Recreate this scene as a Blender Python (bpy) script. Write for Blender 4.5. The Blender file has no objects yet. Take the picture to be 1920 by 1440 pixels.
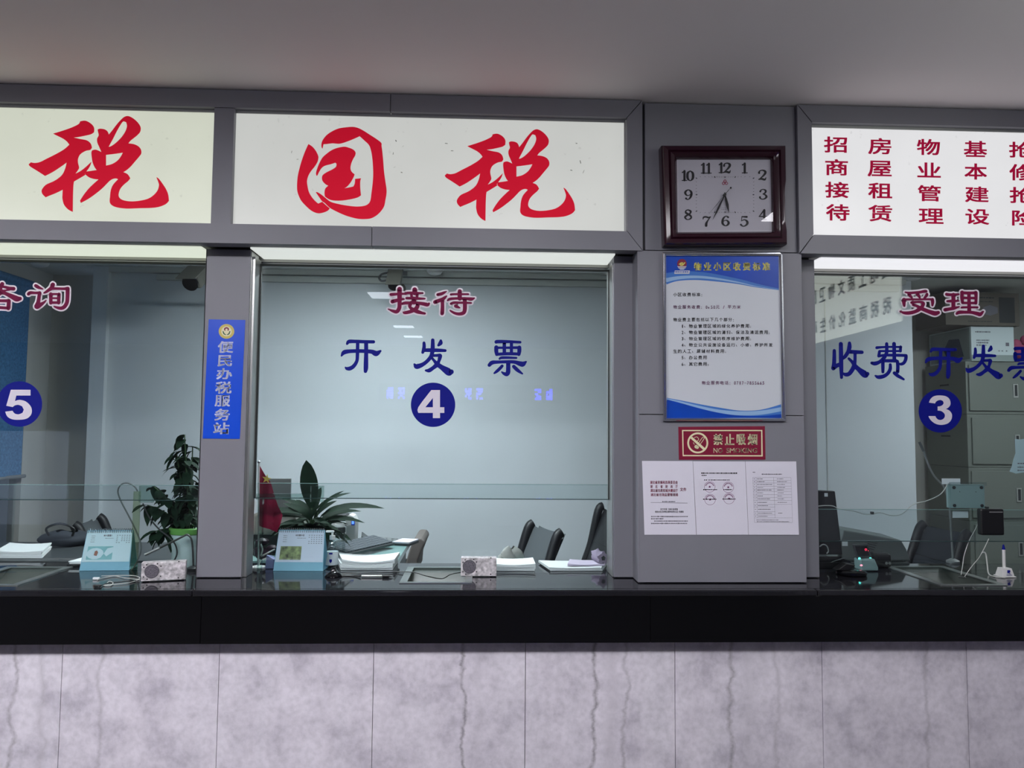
import bpy, bmesh, math, random
from mathutils import Vector, Matrix
from mathutils.geometry import tessellate_polygon
R = random.Random(7)
scene = bpy.context.scene
COL = scene.collection

# ------------------------------------------------------------------ camera
F, PITCH, ROLL, YAW, DIST, EYE = 1400.0, .0611, -.008, .0405, 3.0263, 1.69
fw0 = Vector((math.sin(YAW), math.cos(YAW), 0)); r0 = Vector((math.cos(YAW), -math.sin(YAW), 0)); z0 = Vector((0, 0, 1))
FW = fw0*math.cos(PITCH) + z0*math.sin(PITCH); UP0 = z0*math.cos(PITCH) - fw0*math.sin(PITCH)
RT = r0*math.cos(ROLL) - UP0*math.sin(ROLL); UP = UP0*math.cos(ROLL) + r0*math.sin(ROLL)
EYEP = Vector((0, -DIST, EYE))
cam = bpy.data.cameras.new('camera'); cam_o = bpy.data.objects.new('camera', cam); COL.objects.link(cam_o)
m = Matrix((RT, UP, -FW)).transposed().to_4x4(); m.translation = EYEP
cam_o.matrix_world = m
cam.sensor_width = 36; cam.lens = F/1920*36; cam.clip_start = .05; cam.clip_end = 200
scene.camera = cam_o

# ------------------------------------------------------------------ world, exposure
w = bpy.data.worlds.new('world'); scene.world = w; w.use_nodes = True
w.node_tree.nodes['Background'].inputs[0].default_value = (.62, .74, 1, 1)
w.node_tree.nodes['Background'].inputs[1].default_value = .8
vs = scene.view_settings
vs.view_transform = 'Standard'; vs.look = 'None'; vs.exposure = 0.0; vs.gamma = 1; vs.use_curve_mapping = False
scene.cycles.use_denoising = True
scene.cycles.max_bounces = 10; scene.cycles.transparent_max_bounces = 24; scene.cycles.glossy_bounces = 5
scene.cycles.sample_clamp_indirect = 4
scene.cycles.caustics_reflective = False; scene.cycles.caustics_refractive = False

def S(h):
    h = h.lstrip('#'); c = [int(h[i:i+2], 16)/255 for i in (0, 2, 4)]
    return tuple(((v/12.92) if v <= .04045 else ((v+.055)/1.055)**2.4) for v in c)

# ------------------------------------------------------------------ materials
def mat(name, col, rough=.5, metal=0.0, emit=0.0, ecol=None, noise=None, bump=0, bscale=200, spec=.5, coat=0):
    """noise=(scale, amount) mottles the colour"""
    M = bpy.data.materials.new(name); M.use_nodes = True
    nt = M.node_tree; b = nt.nodes['Principled BSDF']
    if isinstance(col, str): col = S(col)
    b.inputs['Base Color'].default_value = (*col, 1); b.inputs['Roughness'].default_value = rough
    b.inputs['Metallic'].default_value = metal; b.inputs['Specular IOR Level'].default_value = spec
    b.inputs['Coat Weight'].default_value = coat; b.inputs['Coat Roughness'].default_value = .05
    if emit:
        b.inputs['Emission Color'].default_value = (*(ecol or col), 1); b.inputs['Emission Strength'].default_value = emit
    tc = None
    if noise or bump:
        tc = nt.nodes.new('ShaderNodeTexCoord')
    if noise:
        n = nt.nodes.new('ShaderNodeTexNoise'); n.inputs['Scale'].default_value = noise[0]; n.inputs['Detail'].default_value = 6
        nt.links.new(tc.outputs['Object'], n.inputs['Vector'])
        mr = nt.nodes.new('ShaderNodeMapRange'); mr.inputs[1].default_value = .3; mr.inputs[2].default_value = .7
        mr.inputs[3].default_value = 1-noise[1]; mr.inputs[4].default_value = 1+noise[1]
        nt.links.new(n.outputs[0], mr.inputs[0])
        mx = nt.nodes.new('ShaderNodeMix'); mx.data_type = 'RGBA'; mx.blend_type = 'MULTIPLY'; mx.inputs[0].default_value = 1
        mx.inputs[6].default_value = (*col, 1); nt.links.new(mr.outputs[0], mx.inputs[7])
        nt.links.new(mx.outputs[2], b.inputs['Base Color'])
    if bump:
        n2 = nt.nodes.new('ShaderNodeTexNoise'); n2.inputs['Scale'].default_value = bscale
        nt.links.new(tc.outputs['Object'], n2.inputs['Vector'])
        bp = nt.nodes.new('ShaderNodeBump'); bp.inputs['Strength'].default_value = bump; bp.inputs['Distance'].default_value = .002
        nt.links.new(n2.outputs[0], bp.inputs['Height']); nt.links.new(bp.outputs[0], b.inputs['Normal'])
    return M

def glass_mat(name, tint, refl=.04, rough=0.0):
    """thin pane: transparent body, mirror reflection that grows at grazing angles"""
    M = bpy.data.materials.new(name); M.use_nodes = True; nt = M.node_tree; nt.nodes.clear()
    out = nt.nodes.new('ShaderNodeOutputMaterial'); tr = nt.nodes.new('ShaderNodeBsdfTransparent'); gl = nt.nodes.new('ShaderNodeBsdfGlossy')
    tr.inputs[0].default_value = (*tint, 1); gl.inputs['Roughness'].default_value = rough
    lw = nt.nodes.new('ShaderNodeLayerWeight'); lw.inputs[0].default_value = .5
    pw = nt.nodes.new('ShaderNodeMath'); pw.operation = 'POWER'; pw.inputs[1].default_value = 4
    ml = nt.nodes.new('ShaderNodeMath'); ml.operation = 'MULTIPLY_ADD'; ml.inputs[1].default_value = 1-refl; ml.inputs[2].default_value = refl
    mx = nt.nodes.new('ShaderNodeMixShader')
    nt.links.new(lw.outputs['Facing'], pw.inputs[0]); nt.links.new(pw.outputs[0], ml.inputs[0]); nt.links.new(ml.outputs[0], mx.inputs[0])
    nt.links.new(tr.outputs[0], mx.inputs[1]); nt.links.new(gl.outputs[0], mx.inputs[2]); nt.links.new(mx.outputs[0], out.inputs[0])
    return M

def marble_mat():
    M = bpy.data.materials.new('grey_marble'); M.use_nodes = True; nt = M.node_tree; b = nt.nodes['Principled BSDF']; L = nt.links.new
    N = nt.nodes.new
    tc = N('ShaderNodeTexCoord')
    n1 = N('ShaderNodeTexNoise'); n1.inputs['Scale'].default_value = 7; n1.inputs['Detail'].default_value = 9; n1.inputs['Roughness'].default_value = .65
    n3 = N('ShaderNodeTexNoise'); n3.inputs['Scale'].default_value = 45; n3.inputs['Detail'].default_value = 6
    L(tc.outputs['Object'], n1.inputs[0]); L(tc.outputs['Object'], n3.inputs[0])
    cr = N('ShaderNodeValToRGB'); e = cr.color_ramp.elements
    e[0].position = .30; e[0].color = (*S('#b9b4bf'), 1); e[1].position = .62; e[1].color = (*S('#e2dde6'), 1)
    x = e.new(.47); x.color = (*S('#d6d1da'), 1)
    L(n1.outputs[0], cr.inputs[0])
    # long upright wandering veins: distance of x, displaced by noise of height, from a few chosen lines
    sep = N('ShaderNodeSeparateXYZ'); L(tc.outputs['Object'], sep.inputs[0])
    nz = N('ShaderNodeTexNoise'); nz.noise_dimensions = '2D'; nz.inputs['Scale'].default_value = 8; nz.inputs['Detail'].default_value = 5; nz.inputs['Roughness'].default_value = .6
    L(tc.outputs['Object'], nz.inputs[0])
    cz = N('ShaderNodeCombineXYZ'); L(sep.outputs[2], cz.inputs[0])
    sx = N('ShaderNodeMath'); sx.operation = 'MULTIPLY'; sx.inputs[1].default_value = .35; L(sep.outputs[0], sx.inputs[0]); L(sx.outputs[0], cz.inputs[1])
    L(cz.outputs[0], nz.inputs[0])
    dis = N('ShaderNodeMath'); dis.operation = 'MULTIPLY_ADD'; dis.inputs[1].default_value = .085; L(nz.outputs[0], dis.inputs[0]); L(sep.outputs[0], dis.inputs[2])
    last = None
    for x0, wd, st in ((-.06, .005, 1), (.47, .006, 1), (.60, .005, .6), (1.03, .007, .8), (-1.83, .006, .7), (-1.72, .009, .4), (-1.50, .006, .5), (1.22, .006, .4), (1.85, .006, .5), (2.02, .006, .4), (.0, .012, .15), (.54, .018, .2), (1.1, .02, .15)):
        a = N('ShaderNodeMath'); a.operation = 'SUBTRACT'; a.inputs[1].default_value = x0 + .0425; L(dis.outputs[0], a.inputs[0])
        c = N('ShaderNodeMath'); c.operation = 'ABSOLUTE'; L(a.outputs[0], c.inputs[0])
        r = N('ShaderNodeMapRange'); r.inputs[1].default_value = 0; r.inputs[2].default_value = wd*2.2; r.inputs[3].default_value = st; r.inputs[4].default_value = 0
        L(c.outputs[0], r.inputs[0])
        if last is None: last = r
        else:
            mxn = N('ShaderNodeMath'); mxn.operation = 'MAXIMUM'; L(last.outputs[0], mxn.inputs[0]); L(r.outputs[0], mxn.inputs[1]); last = mxn
    brk = N('ShaderNodeMath'); brk.operation = 'MULTIPLY'; L(last.outputs[0], brk.inputs[0])
    mr3 = N('ShaderNodeMapRange'); mr3.inputs[1].default_value = .35; mr3.inputs[2].default_value = .6; mr3.inputs[3].default_value = .25; mr3.inputs[4].default_value = .75
    L(n3.outputs[0], mr3.inputs[0]); L(mr3.outputs[0], brk.inputs[1])
    mx = N('ShaderNodeMix'); mx.data_type = 'RGBA'; L(brk.outputs[0], mx.inputs[0]); L(cr.outputs[0], mx.inputs[6]); mx.inputs[7].default_value = (*S('#6b656b'), 1)
    # fine darker scuffs
    mr = N('ShaderNodeMapRange'); mr.inputs[1].default_value = .3; mr.inputs[2].default_value = .6; mr.inputs[3].default_value = .88; mr.inputs[4].default_value = 1.02
    L(n3.outputs[0], mr.inputs[0])
    m2 = N('ShaderNodeMix'); m2.data_type = 'RGBA'; m2.blend_type = 'MULTIPLY'; m2.inputs[0].default_value = 1
    L(mx.outputs[2], m2.inputs[6]); L(mr.outputs[0], m2.inputs[7]); L(m2.outputs[2], b.inputs['Base Color'])
    b.inputs['Roughness'].default_value = .38
    return M

def sign_mat(name, col, strength):
    """back-lit acrylic with worn glue specks"""
    M = bpy.data.materials.new(name); M.use_nodes = True; nt = M.node_tree; b = nt.nodes['Principled BSDF']; L = nt.links.new; N = nt.nodes.new
    tc = N('ShaderNodeTexCoord')
    n = N('ShaderNodeTexNoise'); n.inputs['Scale'].default_value = 2.2; n.inputs['Detail'].default_value = 3; L(tc.outputs['Object'], n.inputs[0])
    n2 = N('ShaderNodeTexNoise'); n2.inputs['Scale'].default_value = 46; n2.inputs['Detail'].default_value = 3; L(tc.outputs['Object'], n2.inputs[0])
    n3 = N('ShaderNodeTexNoise'); n3.inputs['Scale'].default_value = 5; n3.inputs['Detail'].default_value = 2; L(tc.outputs['Object'], n3.inputs[0])
    a = N('ShaderNodeMapRange'); a.inputs[1].default_value = .3; a.inputs[2].default_value = .7; a.inputs[3].default_value = .95; a.inputs[4].default_value = 1.03; L(n.outputs[0], a.inputs[0])
    s = N('ShaderNodeMapRange'); s.inputs[1].default_value = .66; s.inputs[2].default_value = .70; s.inputs[3].default_value = 0; s.inputs[4].default_value = .22; L(n2.outputs[0], s.inputs[0])
    s3 = N('ShaderNodeMapRange'); s3.inputs[1].default_value = .52; s3.inputs[2].default_value = .6; L(n3.outputs[0], s3.inputs[0])
    mu = N('ShaderNodeMath'); mu.operation = 'MULTIPLY'; L(s.outputs[0], mu.inputs[0]); L(s3.outputs[0], mu.inputs[1])
    mx = N('ShaderNodeMix'); mx.data_type = 'RGBA'; mx.inputs[6].default_value = (*col, 1); mx.inputs[7].default_value = (*[v*.35 for v in col], 1); L(mu.outputs[0], mx.inputs[0])
    m2 = N('ShaderNodeMix'); m2.data_type = 'RGBA'; m2.blend_type = 'MULTIPLY'; m2.inputs[0].default_value = 1; L(mx.outputs[2], m2.inputs[6]); L(a.outputs[0], m2.inputs[7])
    L(m2.outputs[2], b.inputs['Emission Color']); b.inputs['Emission Strength'].default_value = strength
    b.inputs['Base Color'].default_value = (.14, .14, .135, 1); b.inputs['Roughness'].default_value = .3; b.inputs['Specular IOR Level'].default_value = .25
    return M

M = {}
M['panel'] = mat('grey_aluminium_panel', S('#7d7d85'), .42, .0, noise=(3, .03), spec=.35)
M['panel_edge'] = mat('seam_shadow_gap', (.012, .012, .014), .6)
M['silver'] = mat('silver_aluminium', S('#b8bab8'), .32, .75)
M['darkmetal'] = mat('dark_channel', S('#3a3d3c'), .5, .3)
M['chrome'] = mat('bright_frame_metal', S('#d8dae0'), .15, .95)
M['ceiling'] = mat('lobby_ceiling_paint', S('#f2eef0'), .8)
M['office_ceiling'] = mat('office_ceiling_paint', S('#c9cdc9'), .8)
M['wall'] = mat('office_wall_paint', S('#d0d6da'), .6, noise=(1.5, .025))
M['wallside'] = mat('office_grey_wall', S('#c2c1ba'), .7, noise=(2, .03))
M['lobbywall'] = mat('lobby_wall_paint', S('#8a8a8e'), .7)
M['floor'] = mat('floor_tile', S('#4a4744'), .35)
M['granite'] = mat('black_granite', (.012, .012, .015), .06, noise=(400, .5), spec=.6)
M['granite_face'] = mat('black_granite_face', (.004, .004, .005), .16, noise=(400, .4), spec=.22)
M['marble'] = marble_mat()
M['glass'] = glass_mat('window_glass', (.94, .973, .975), .045)
M['glass_line'] = mat('glass_cut_edge', S('#2f4444'), .2)
M['glass_lit'] = mat('glass_bright_edge', S('#86a8a4'), .2)  # paler copy of the cut edge, caught light put into its colour
M['fin'] = glass_mat('yellow_green_fin', (.82, .88, .74), .06)
M['glass_green'] = glass_mat('glass_edge_green', (.80, .90, .87), .08)
M['clear'] = glass_mat('clear_plastic', (.86, .90, .90), .06)
M['red'] = mat('red_acrylic', S('#b80a28'), .6, spec=.15, emit=.5, ecol=S('#d0102e'))
M['crimson'] = mat('crimson_vinyl', S('#9c0c38'), .6, spec=.15, emit=.42, ecol=S('#b01446'))
M['maroon'] = mat('maroon_vinyl', S('#740c40'), .6, spec=.2)
M['outline'] = mat('pale_vinyl_border', S('#e6dde6'), .45)
M['navy'] = mat('royal_blue_vinyl', S('#010d80'), .6, spec=.2)
M['digit'] = mat('white_vinyl_digit', S('#dcd6e2'), .45)
M['lb_left'] = sign_mat('backlit_panel_warm', S('#dfe4d2'), .78)
M['lb_mid'] = sign_mat('backlit_panel_grey', S('#d8dad6'), .76)
M['lb_right'] = sign_mat('backlit_panel_white', S('#e8e8ea'), .88)
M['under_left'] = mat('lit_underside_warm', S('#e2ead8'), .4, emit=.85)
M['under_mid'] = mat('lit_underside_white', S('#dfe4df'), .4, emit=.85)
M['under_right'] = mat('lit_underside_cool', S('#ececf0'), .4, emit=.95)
M['lamp'] = mat('added_lamp_diffuser', (1, 1, 1), .5, emit=62, ecol=(.97, .95, 1))
M['lamp_near'] = mat('near_lamp_diffuser', (1, 1, 1), .5, emit=16, ecol=(.97, .95, 1))
M['lamp_far'] = mat('far_lamp_diffuser', (1, 1, 1), .5, emit=7, ecol=(.85, .9, 1))
M['lamp_tube'] = mat('long_tube_diffuser', (1, 1, 1), .5, emit=16, ecol=(.95, 1, .98))
M['lamp_office'] = mat('office_lamp_diffuser', (1, 1, 1), .5, emit=92, ecol=(.88, .95, 1))
M['white_plastic'] = mat('white_plastic', S('#dcdcda'), .4)
M['grey_plastic'] = mat('grey_plastic', S('#7f8383'), .45)
M['dgrey_plastic'] = mat('dark_grey_plastic', S('#3c4042'), .45)
M['black'] = mat('black_plastic', S('#101114'), .4)
M['black_gloss'] = mat('black_gloss_plastic', S('#0b0c10'), .15)
M['paper'] = mat('white_paper', S('#d6d4e0'), .8)
M['paper_white'] = mat('stacked_paper', S('#eef2f2'), .8)
M['ink'] = mat('black_ink', S('#17171c'), .7)
M['greyink'] = mat('grey_ink', S('#6a6872'), .7)
M['redink'] = mat('red_ink', S('#a02a50'), .7)
M['purpleink'] = mat('purple_ink', S('#7a3f6e'), .7)
M['clockwood'] = mat('maroon_lacquered_frame', S('#2c0d1c'), .18, spec=.6)
M['clockface'] = mat('clock_dial_paper', S('#c9c7cf'), .6)
M['poster_white'] = mat('poster_paper', S('#c6cbd2'), .35)
M['poster_blue'] = mat('poster_blue', S('#0a43ad'), .3, noise=(8, .15))
M['poster_mid'] = mat('poster_mid_blue', S('#3f74c0'), .3)
M['poster_light'] = mat('poster_light_blue', S('#8fb2d8'), .3)
M['yellow'] = mat('yellow_print', S('#d8d06a'), .4)
M['sign_blue'] = mat('blue_sign_board', S('#0a4bd0'), .3)
M['sign_text'] = mat('sign_pale_letters', S('#cfd6f2'), .4)
M['signred'] = mat('dark_red_sign', S('#7c0d31'), .4)
M['cream'] = mat('cream_print', S('#e2dcb4'), .5)
M['leaf'] = mat('dark_green_leaf', S('#13291b'), .7, noise=(30, .3), spec=.12)
M['leaf2'] = mat('mid_green_leaf', S('#2e5a34'), .5, noise=(30, .3))
M['stem'] = mat('green_stem', S('#35502f'), .5)
M['potgreen'] = mat('green_pot_rim', S('#5f9a4a'), .4)
M['potwhite'] = mat('pale_pot', S('#b9d0cf'), .4)
M['flag'] = mat('red_flag_cloth', S('#96093a'), .7, noise=(12, .12))
M['flagstar'] = mat('yellow_flag_star', S('#e8cf66'), .7)
M['cal_blue'] = mat('calendar_blue_base', S('#7fb6cc'), .6)
M['cal_page'] = mat('calendar_page', S('#bfdbe2'), .6)
M['cal_page2'] = mat('calendar_page_lilac', S('#c8d6e6'), .6)
M['cal_photo'] = mat('calendar_green_photo', S('#6c7d4d'), .5, noise=(45, .9))
M['cal_pic'] = mat('calendar_teal_picture', S('#79b6bd'), .5, noise=(20, .15))
M['skin'] = mat('picture_brown', S('#8a5a4a'), .6)
M['chair_black'] = mat('chair_black_padding', S('#17181c'), .45)
M['chair_fabric'] = mat('chair_grey_fabric', S('#5c6164'), .9, bump=.3)
M['chair_blue'] = mat('chair_slate_fabric', S('#33383f'), .9, bump=.3)
M['blind'] = mat('blue_blind_fabric', S('#4a7aa6'), .9, noise=(60, .28))
M['cabinet'] = mat('grey_green_steel', S('#70766f'), .45, .1)
M['slot'] = mat('dark_slot', S('#23282a'), .5)
M['carton'] = mat('brown_carton', S('#5f5a52'), .85)
M['carton_white'] = mat('white_carton', S('#c6d2d4'), .7)
M['carton_side'] = mat('printed_carton_side', S('#8c9896'), .7)
M['pink'] = mat('pink_fabric', S('#a84a6a'), .8)
M['lilac'] = mat('lilac_cloth', S('#94889c'), .85)
M['lilac_box'] = mat('lilac_plastic', S('#7f88b0'), .4)
M['tealglass'] = mat('teal_desk_glass', S('#86a8a6'), .15)
M['cable'] = mat('white_cable', S('#bcbfbb'), .5)
M['cable_dark'] = mat('dark_cable', S('#26292b'), .5)
M['bag'] = mat('grey_plastic_bag', S('#a5a6a0'), .5, noise=(14, .25))
M['led_red'] = mat('red_led', (1, .05, .1), .4, emit=2.5, ecol=(1, .04, .1))
M['led_cyan'] = mat('cyan_led', (.1, 1, .85), .4, emit=4, ecol=(.1, .95, .8))
M['lamp_office_dim'] = mat('added_dim_lamp_diffuser', (1, 1, 1), .5, emit=48, ecol=(.88, .95, 1))
M['screen_blue'] = mat('blue_screen', (.1, .3, .9), .3, emit=1.2, ecol=(.15, .35, 1))
M['led_blue'] = mat('blue_led_characters', (.05, .05, 1), .4, emit=40, ecol=(.01, .01, 1))
M['speckled'] = mat('speckled_metal', S('#cdc9cb'), .4, .2, noise=(60, .5))
M['mesh'] = mat('speaker_mesh', S('#6e6a72'), .5, .4, noise=(300, .5))
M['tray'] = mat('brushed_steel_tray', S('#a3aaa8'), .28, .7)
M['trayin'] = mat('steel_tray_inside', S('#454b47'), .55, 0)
M['label'] = mat('white_label', S('#dfe6ea'), .5)
M['greyglue'] = mat('old_glue', S('#8d8f86'), .8)
M['crimson_plain'] = mat('crimson_wing_character', S('#a8123f'), .5)
M['lb_wing'] = sign_mat('backlit_wing_panel', S('#e2e6dc'), 4.5)
M['clockglass'] = glass_mat('clock_glass', (.88, .88, .9), .05)
M['emblem_gold'] = mat('emblem_gold', S('#c9b75a'), .4)
M['brownfab'] = mat('brown_grey_fabric', S('#6f6864'), .85)
M['navyprint'] = mat('dark_blue_print', S('#26354d'), .6)
M['cam_grey'] = mat('camera_grey_metal', S('#67665f'), .45)
M['beige'] = mat('beige_plastic', S('#b4b0a6'), .5)
M['keycap'] = mat('dark_keycap', S('#565c62'), .5)
M['lilac_paper'] = mat('lilac_tinted_paper', S('#d6cade'), .8)
M['darkplum'] = mat('dark_plum_leather', S('#2c1a2a'), .5)
M['bagdark'] = mat('dark_slate_cloth', S('#2b3038'), .8)
M['cable_grey'] = mat('grey_cable', S('#5d6464'), .5)
M['boxteal'] = mat('teal_grey_plastic', S('#7f9a9a'), .45)
M['notepaper'] = mat('pale_blue_note', S('#bcd6dc'), .7)
M['printergrey'] = mat('warm_grey_plastic', S('#5f6664'), .5)
M['led_pink'] = mat('pink_led', (1, .3, .4), .4, emit=1.6, ecol=(1, .3, .4))
M['bottle'] = glass_mat('clear_bottle', (.80, .86, .86), .1)

# ------------------------------------------------------------------ pixel helpers (a pixel of the photograph turned into a point on a real plane)
def ray(x, y): return FW*F + RT*(x-960) + UP*(720-y)
def at(x, y, Y): d = ray(x, y); return EYEP + d*((Y+DIST)/d.y)
def onz(x, y, Z): d = ray(x, y); return EYEP + d*((Z-EYE)/d.z)

# ------------------------------------------------------------------ mesh builder
class MB:
    def __init__(s, T=None): s.v = []; s.f = []; s.T = T
    def add(s, vs, fs):
        n = len(s.v)
        s.v += [(s.T @ Vector(p)) if s.T else Vector(p) for p in vs]
        s.f += [tuple(i+n for i in f) for f in fs]
        return s
    def box(s, x0, x1, y0, y1, z0, z1):
        v = [(x, y, z) for z in (z0, z1) for y in (y0, y1) for x in (x0, x1)]
        return s.add(v, [(0, 2, 3, 1), (4, 5, 7, 6), (0, 1, 5, 4), (2, 6, 7, 3), (0, 4, 6, 2), (1, 3, 7, 5)])
    def hexa(s, a, b):            # two matching quads
        n = len(a)
        return s.add(list(a)+list(b), [tuple(range(n))[::-1], tuple(range(n, 2*n))] + [(i, (i+1) % n, n+(i+1) % n, n+i) for i in range(n)])
    def tube(s, pts, r, seg=8, cap=True):
        pts = [Vector(p) for p in pts]; n = len(pts); rr = r if isinstance(r, (list, tuple)) else [r]*n
        V = []; prev = None
        for i, p in enumerate(pts):
            t = (pts[min(i+1, n-1)] - pts[max(i-1, 0)]).normalized()
            a = prev if prev is not None else (Vector((0, 0, 1)) if abs(t.z) < .9 else Vector((1, 0, 0)))
            u = (a - t*a.dot(t)).normalized(); prev = u; wv = t.cross(u)
            for k in range(seg):
                q = 2*math.pi*k/seg; V.append(p + (u*math.cos(q) + wv*math.sin(q))*rr[i])
        Fc = [(i*seg+k, i*seg+(k+1) % seg, (i+1)*seg+(k+1) % seg, (i+1)*seg+k) for i in range(n-1) for k in range(seg)]
        if cap: Fc += [tuple(range(seg))[::-1], tuple(range((n-1)*seg, n*seg))]
        return s.add(V, Fc)
    def cyl(s, p0, p1, r0, r1=None, seg=20): return s.tube([p0, p1], [r0, r0 if r1 is None else r1], seg)
    def lathe(s, c, prof, seg=24):      # prof: (r, z)
        V = []; 
        for r, z in prof:
            for k in range(seg):
                q = 2*math.pi*k/seg; V.append((c[0]+r*math.cos(q), c[1]+r*math.sin(q), c[2]+z))
        n = len(prof)
        Fc = [(i*seg+k, i*seg+(k+1) % seg, (i+1)*seg+(k+1) % seg, (i+1)*seg+k) for i in range(n-1) for k in range(seg)]
        Fc += [tuple(range(seg))[::-1], tuple(range((n-1)*seg, n*seg))]
        return s.add(V, Fc)
    def grid(s, P, closed=False):       # P[i][j] points
        a, b = len(P), len(P[0]); V = [p for row in P for p in row]
        return s.add(V, [(i*b+j, i*b+j+1, (i+1)*b+j+1, (i+1)*b+j) for i in range(a-1) for j in range(b-1)])
    def ball(s, c, r, seg=14, sc=(1, 1, 1)):
        prof = []
        V = []; n = seg//2
        for i in range(1, n):
            a = math.pi*i/n
            for k in range(seg):
                q = 2*math.pi*k/seg
                V.append((c[0]+r*sc[0]*math.sin(a)*math.cos(q), c[1]+r*sc[1]*math.sin(a)*math.sin(q), c[2]-r*sc[2]*math.cos(a)))
        m_ = n-1
        Fc = [(i*seg+k, i*seg+(k+1) % seg, (i+1)*seg+(k+1) % seg, (i+1)*seg+k) for i in range(m_-1) for k in range(seg)]
        V.append((c[0], c[1], c[2]-r*sc[2])); V.append((c[0], c[1], c[2]+r*sc[2])); b = m_*seg
        Fc += [(b, (k+1) % seg, k) for k in range(seg)] + [(b+1, (m_-1)*seg+k, (m_-1)*seg+(k+1) % seg) for k in range(seg)]
        return s.add(V, Fc)
    def build(s, name, m, parent=None, bevel=0, smooth=False, label=None, cat=None, group=None, kind=None, origin=None, seg=2):
        base = Vector((0, 0, 0))
        p = parent
        while p is not None: base = base + p.location; p = p.parent
        if parent is None:
            if origin is not None: o0 = Vector(origin)
            else:
                xs = [v.x for v in s.v]; ys = [v.y for v in s.v]; zs = [v.z for v in s.v]
                o0 = Vector(((min(xs)+max(xs))/2, (min(ys)+max(ys))/2, min(zs)))
        else: o0 = base
        me = bpy.data.meshes.new(name); me.from_pydata([v-o0 for v in s.v], [], s.f)
        bm = bmesh.new(); bm.from_mesh(me); bmesh.ops.recalc_face_normals(bm, faces=bm.faces); bm.to_mesh(me); bm.free()
        me.materials.append(M[m] if isinstance(m, str) else m)
        if smooth:
            for f in me.polygons: f.use_smooth = True
            me.set_sharp_from_angle(angle=math.radians(38))
        me.validate(); me.update()
        o = bpy.data.objects.new(name, me); COL.objects.link(o)
        if parent is not None: o.parent = parent
        else: o.location = o0
        if bevel:
            bv = o.modifiers.new('bevel', 'BEVEL'); bv.width = bevel; bv.segments = seg; bv.limit_method = 'ANGLE'; bv.angle_limit = .6
        return tag(o, label, cat, group, kind)

def tag(o, label=None, cat=None, group=None, kind=None):
    if label: o['label'] = label
    if cat: o['category'] = cat
    if group: o['group'] = group
    if kind: o['kind'] = kind
    return o
def thing(name, loc, label=None, cat=None, group=None, kind=None):
    o = bpy.data.objects.new(name, None); COL.objects.link(o); o.location = loc; o.empty_display_size = .05
    return tag(o, label, cat, group, kind)

# ------------------------------------------------------------------ flat printing: strokes, polygons, glyphs, all laid on a plane
def smooth_pts(pts, k=6):
    out = []; n = len(pts)
    if n < 3: return pts
    for i in range(n-1):
        p0, p1, p2, p3 = pts[max(i-1, 0)], pts[i], pts[i+1], pts[min(i+2, n-1)]
        for j in range(k):
            t = j/k
            out.append(tuple(.5*(2*b + (c-a)*t + (2*a-5*b+4*c-d)*t*t + (3*b-a-3*c+d)*t**3) for a, b, c, d in zip(p0, p1, p2, p3)))
    out.append(pts[-1]); return out
def stroke2d(pts, extra=0):
    """(x, y, full width) centre line -> 2-D quads and round ends"""
    pts = smooth_pts(pts); V = []; Fc = []; n = len(pts)
    for i, (x, y, wd) in enumerate(pts):
        a = pts[max(i-1, 0)]; b = pts[min(i+1, n-1)]; dx, dy = b[0]-a[0], b[1]-a[1]; l = math.hypot(dx, dy) or 1
        h = max(wd, 6)/2 + extra
        V += [(x-dy/l*h, y+dx/l*h), (x+dy/l*h, y-dx/l*h)]
    Fc += [(2*i, 2*i+1, 2*i+3, 2*i+2) for i in range(n-1)]
    for k in (0, n-1) if n > 1 else (0,):
        x, y, wd = pts[k]; h = max(wd, 6)/2 + extra; b = len(V)
        V += [(x+h*math.cos(q*math.pi/8), y+h*math.sin(q*math.pi/8)) for q in range(16)]; Fc.append(tuple(range(b, b+16)))
    return V, Fc
def strokes_mesh(mb, strokes, ox, oy, sc, Y, extra=0, t=.0006):
    for i, st in enumerate(strokes):
        V, Fc = stroke2d(st, extra)
        dy = t*.02*(i % 9)
        mb.add([at(ox+x/sc, oy+y/sc, Y-dy) for x, y in V], Fc)
def poly_mesh(mb, loops, fn, depth=0.0):
    """fn maps (x, y) -> world point; loops[0] outline, others holes; depth gives it thickness towards +Y"""
    pts = [[Vector((x, y, 0)) for x, y in lp] for lp in loops]
    tris = tessellate_polygon(pts); flat = [p for lp in pts for p in lp]
    W = [fn(p.x, p.y) for p in flat]
    mb.add(W, [tuple(t) for t in tris])
    if depth:
        b = 0
        for lp in loops:
            n = len(lp); A = W[b:b+n]; B = [p + Vector((0, depth, 0)) for p in A]
            mb.add(A+B, [(i, (i+1) % n, n+(i+1) % n, n+i) for i in range(n)]); b += n
    return mb
def soft(loop, k=4, corner=50):
    """round an outline but keep its sharp corners"""
    n = len(loop); sharp = []
    for i in range(n):
        a, b, c = loop[i-1], loop[i], loop[(i+1) % n]
        t = math.degrees(abs((math.atan2(c[1]-b[1], c[0]-b[0]) - math.atan2(b[1]-a[1], b[0]-a[0]) + math.pi) % (2*math.pi) - math.pi))
        sharp.append(t > corner)
    out = []
    for i in range(n):
        p0, p1, p2, p3 = loop[i-1], loop[i], loop[(i+1) % n], loop[(i+2) % n]
        if sharp[i]: p0 = p1
        if sharp[(i+1) % n]: p3 = p2
        for j in range(k):
            t = j/k
            out.append(tuple(.5*(2*b + (c-a)*t + (2*a-5*b+4*c-d)*t*t + (3*b-a-3*c+d)*t**3) for a, b, c, d in zip(p0, p1, p2, p3)))
    return out
_gc = {}
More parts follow.
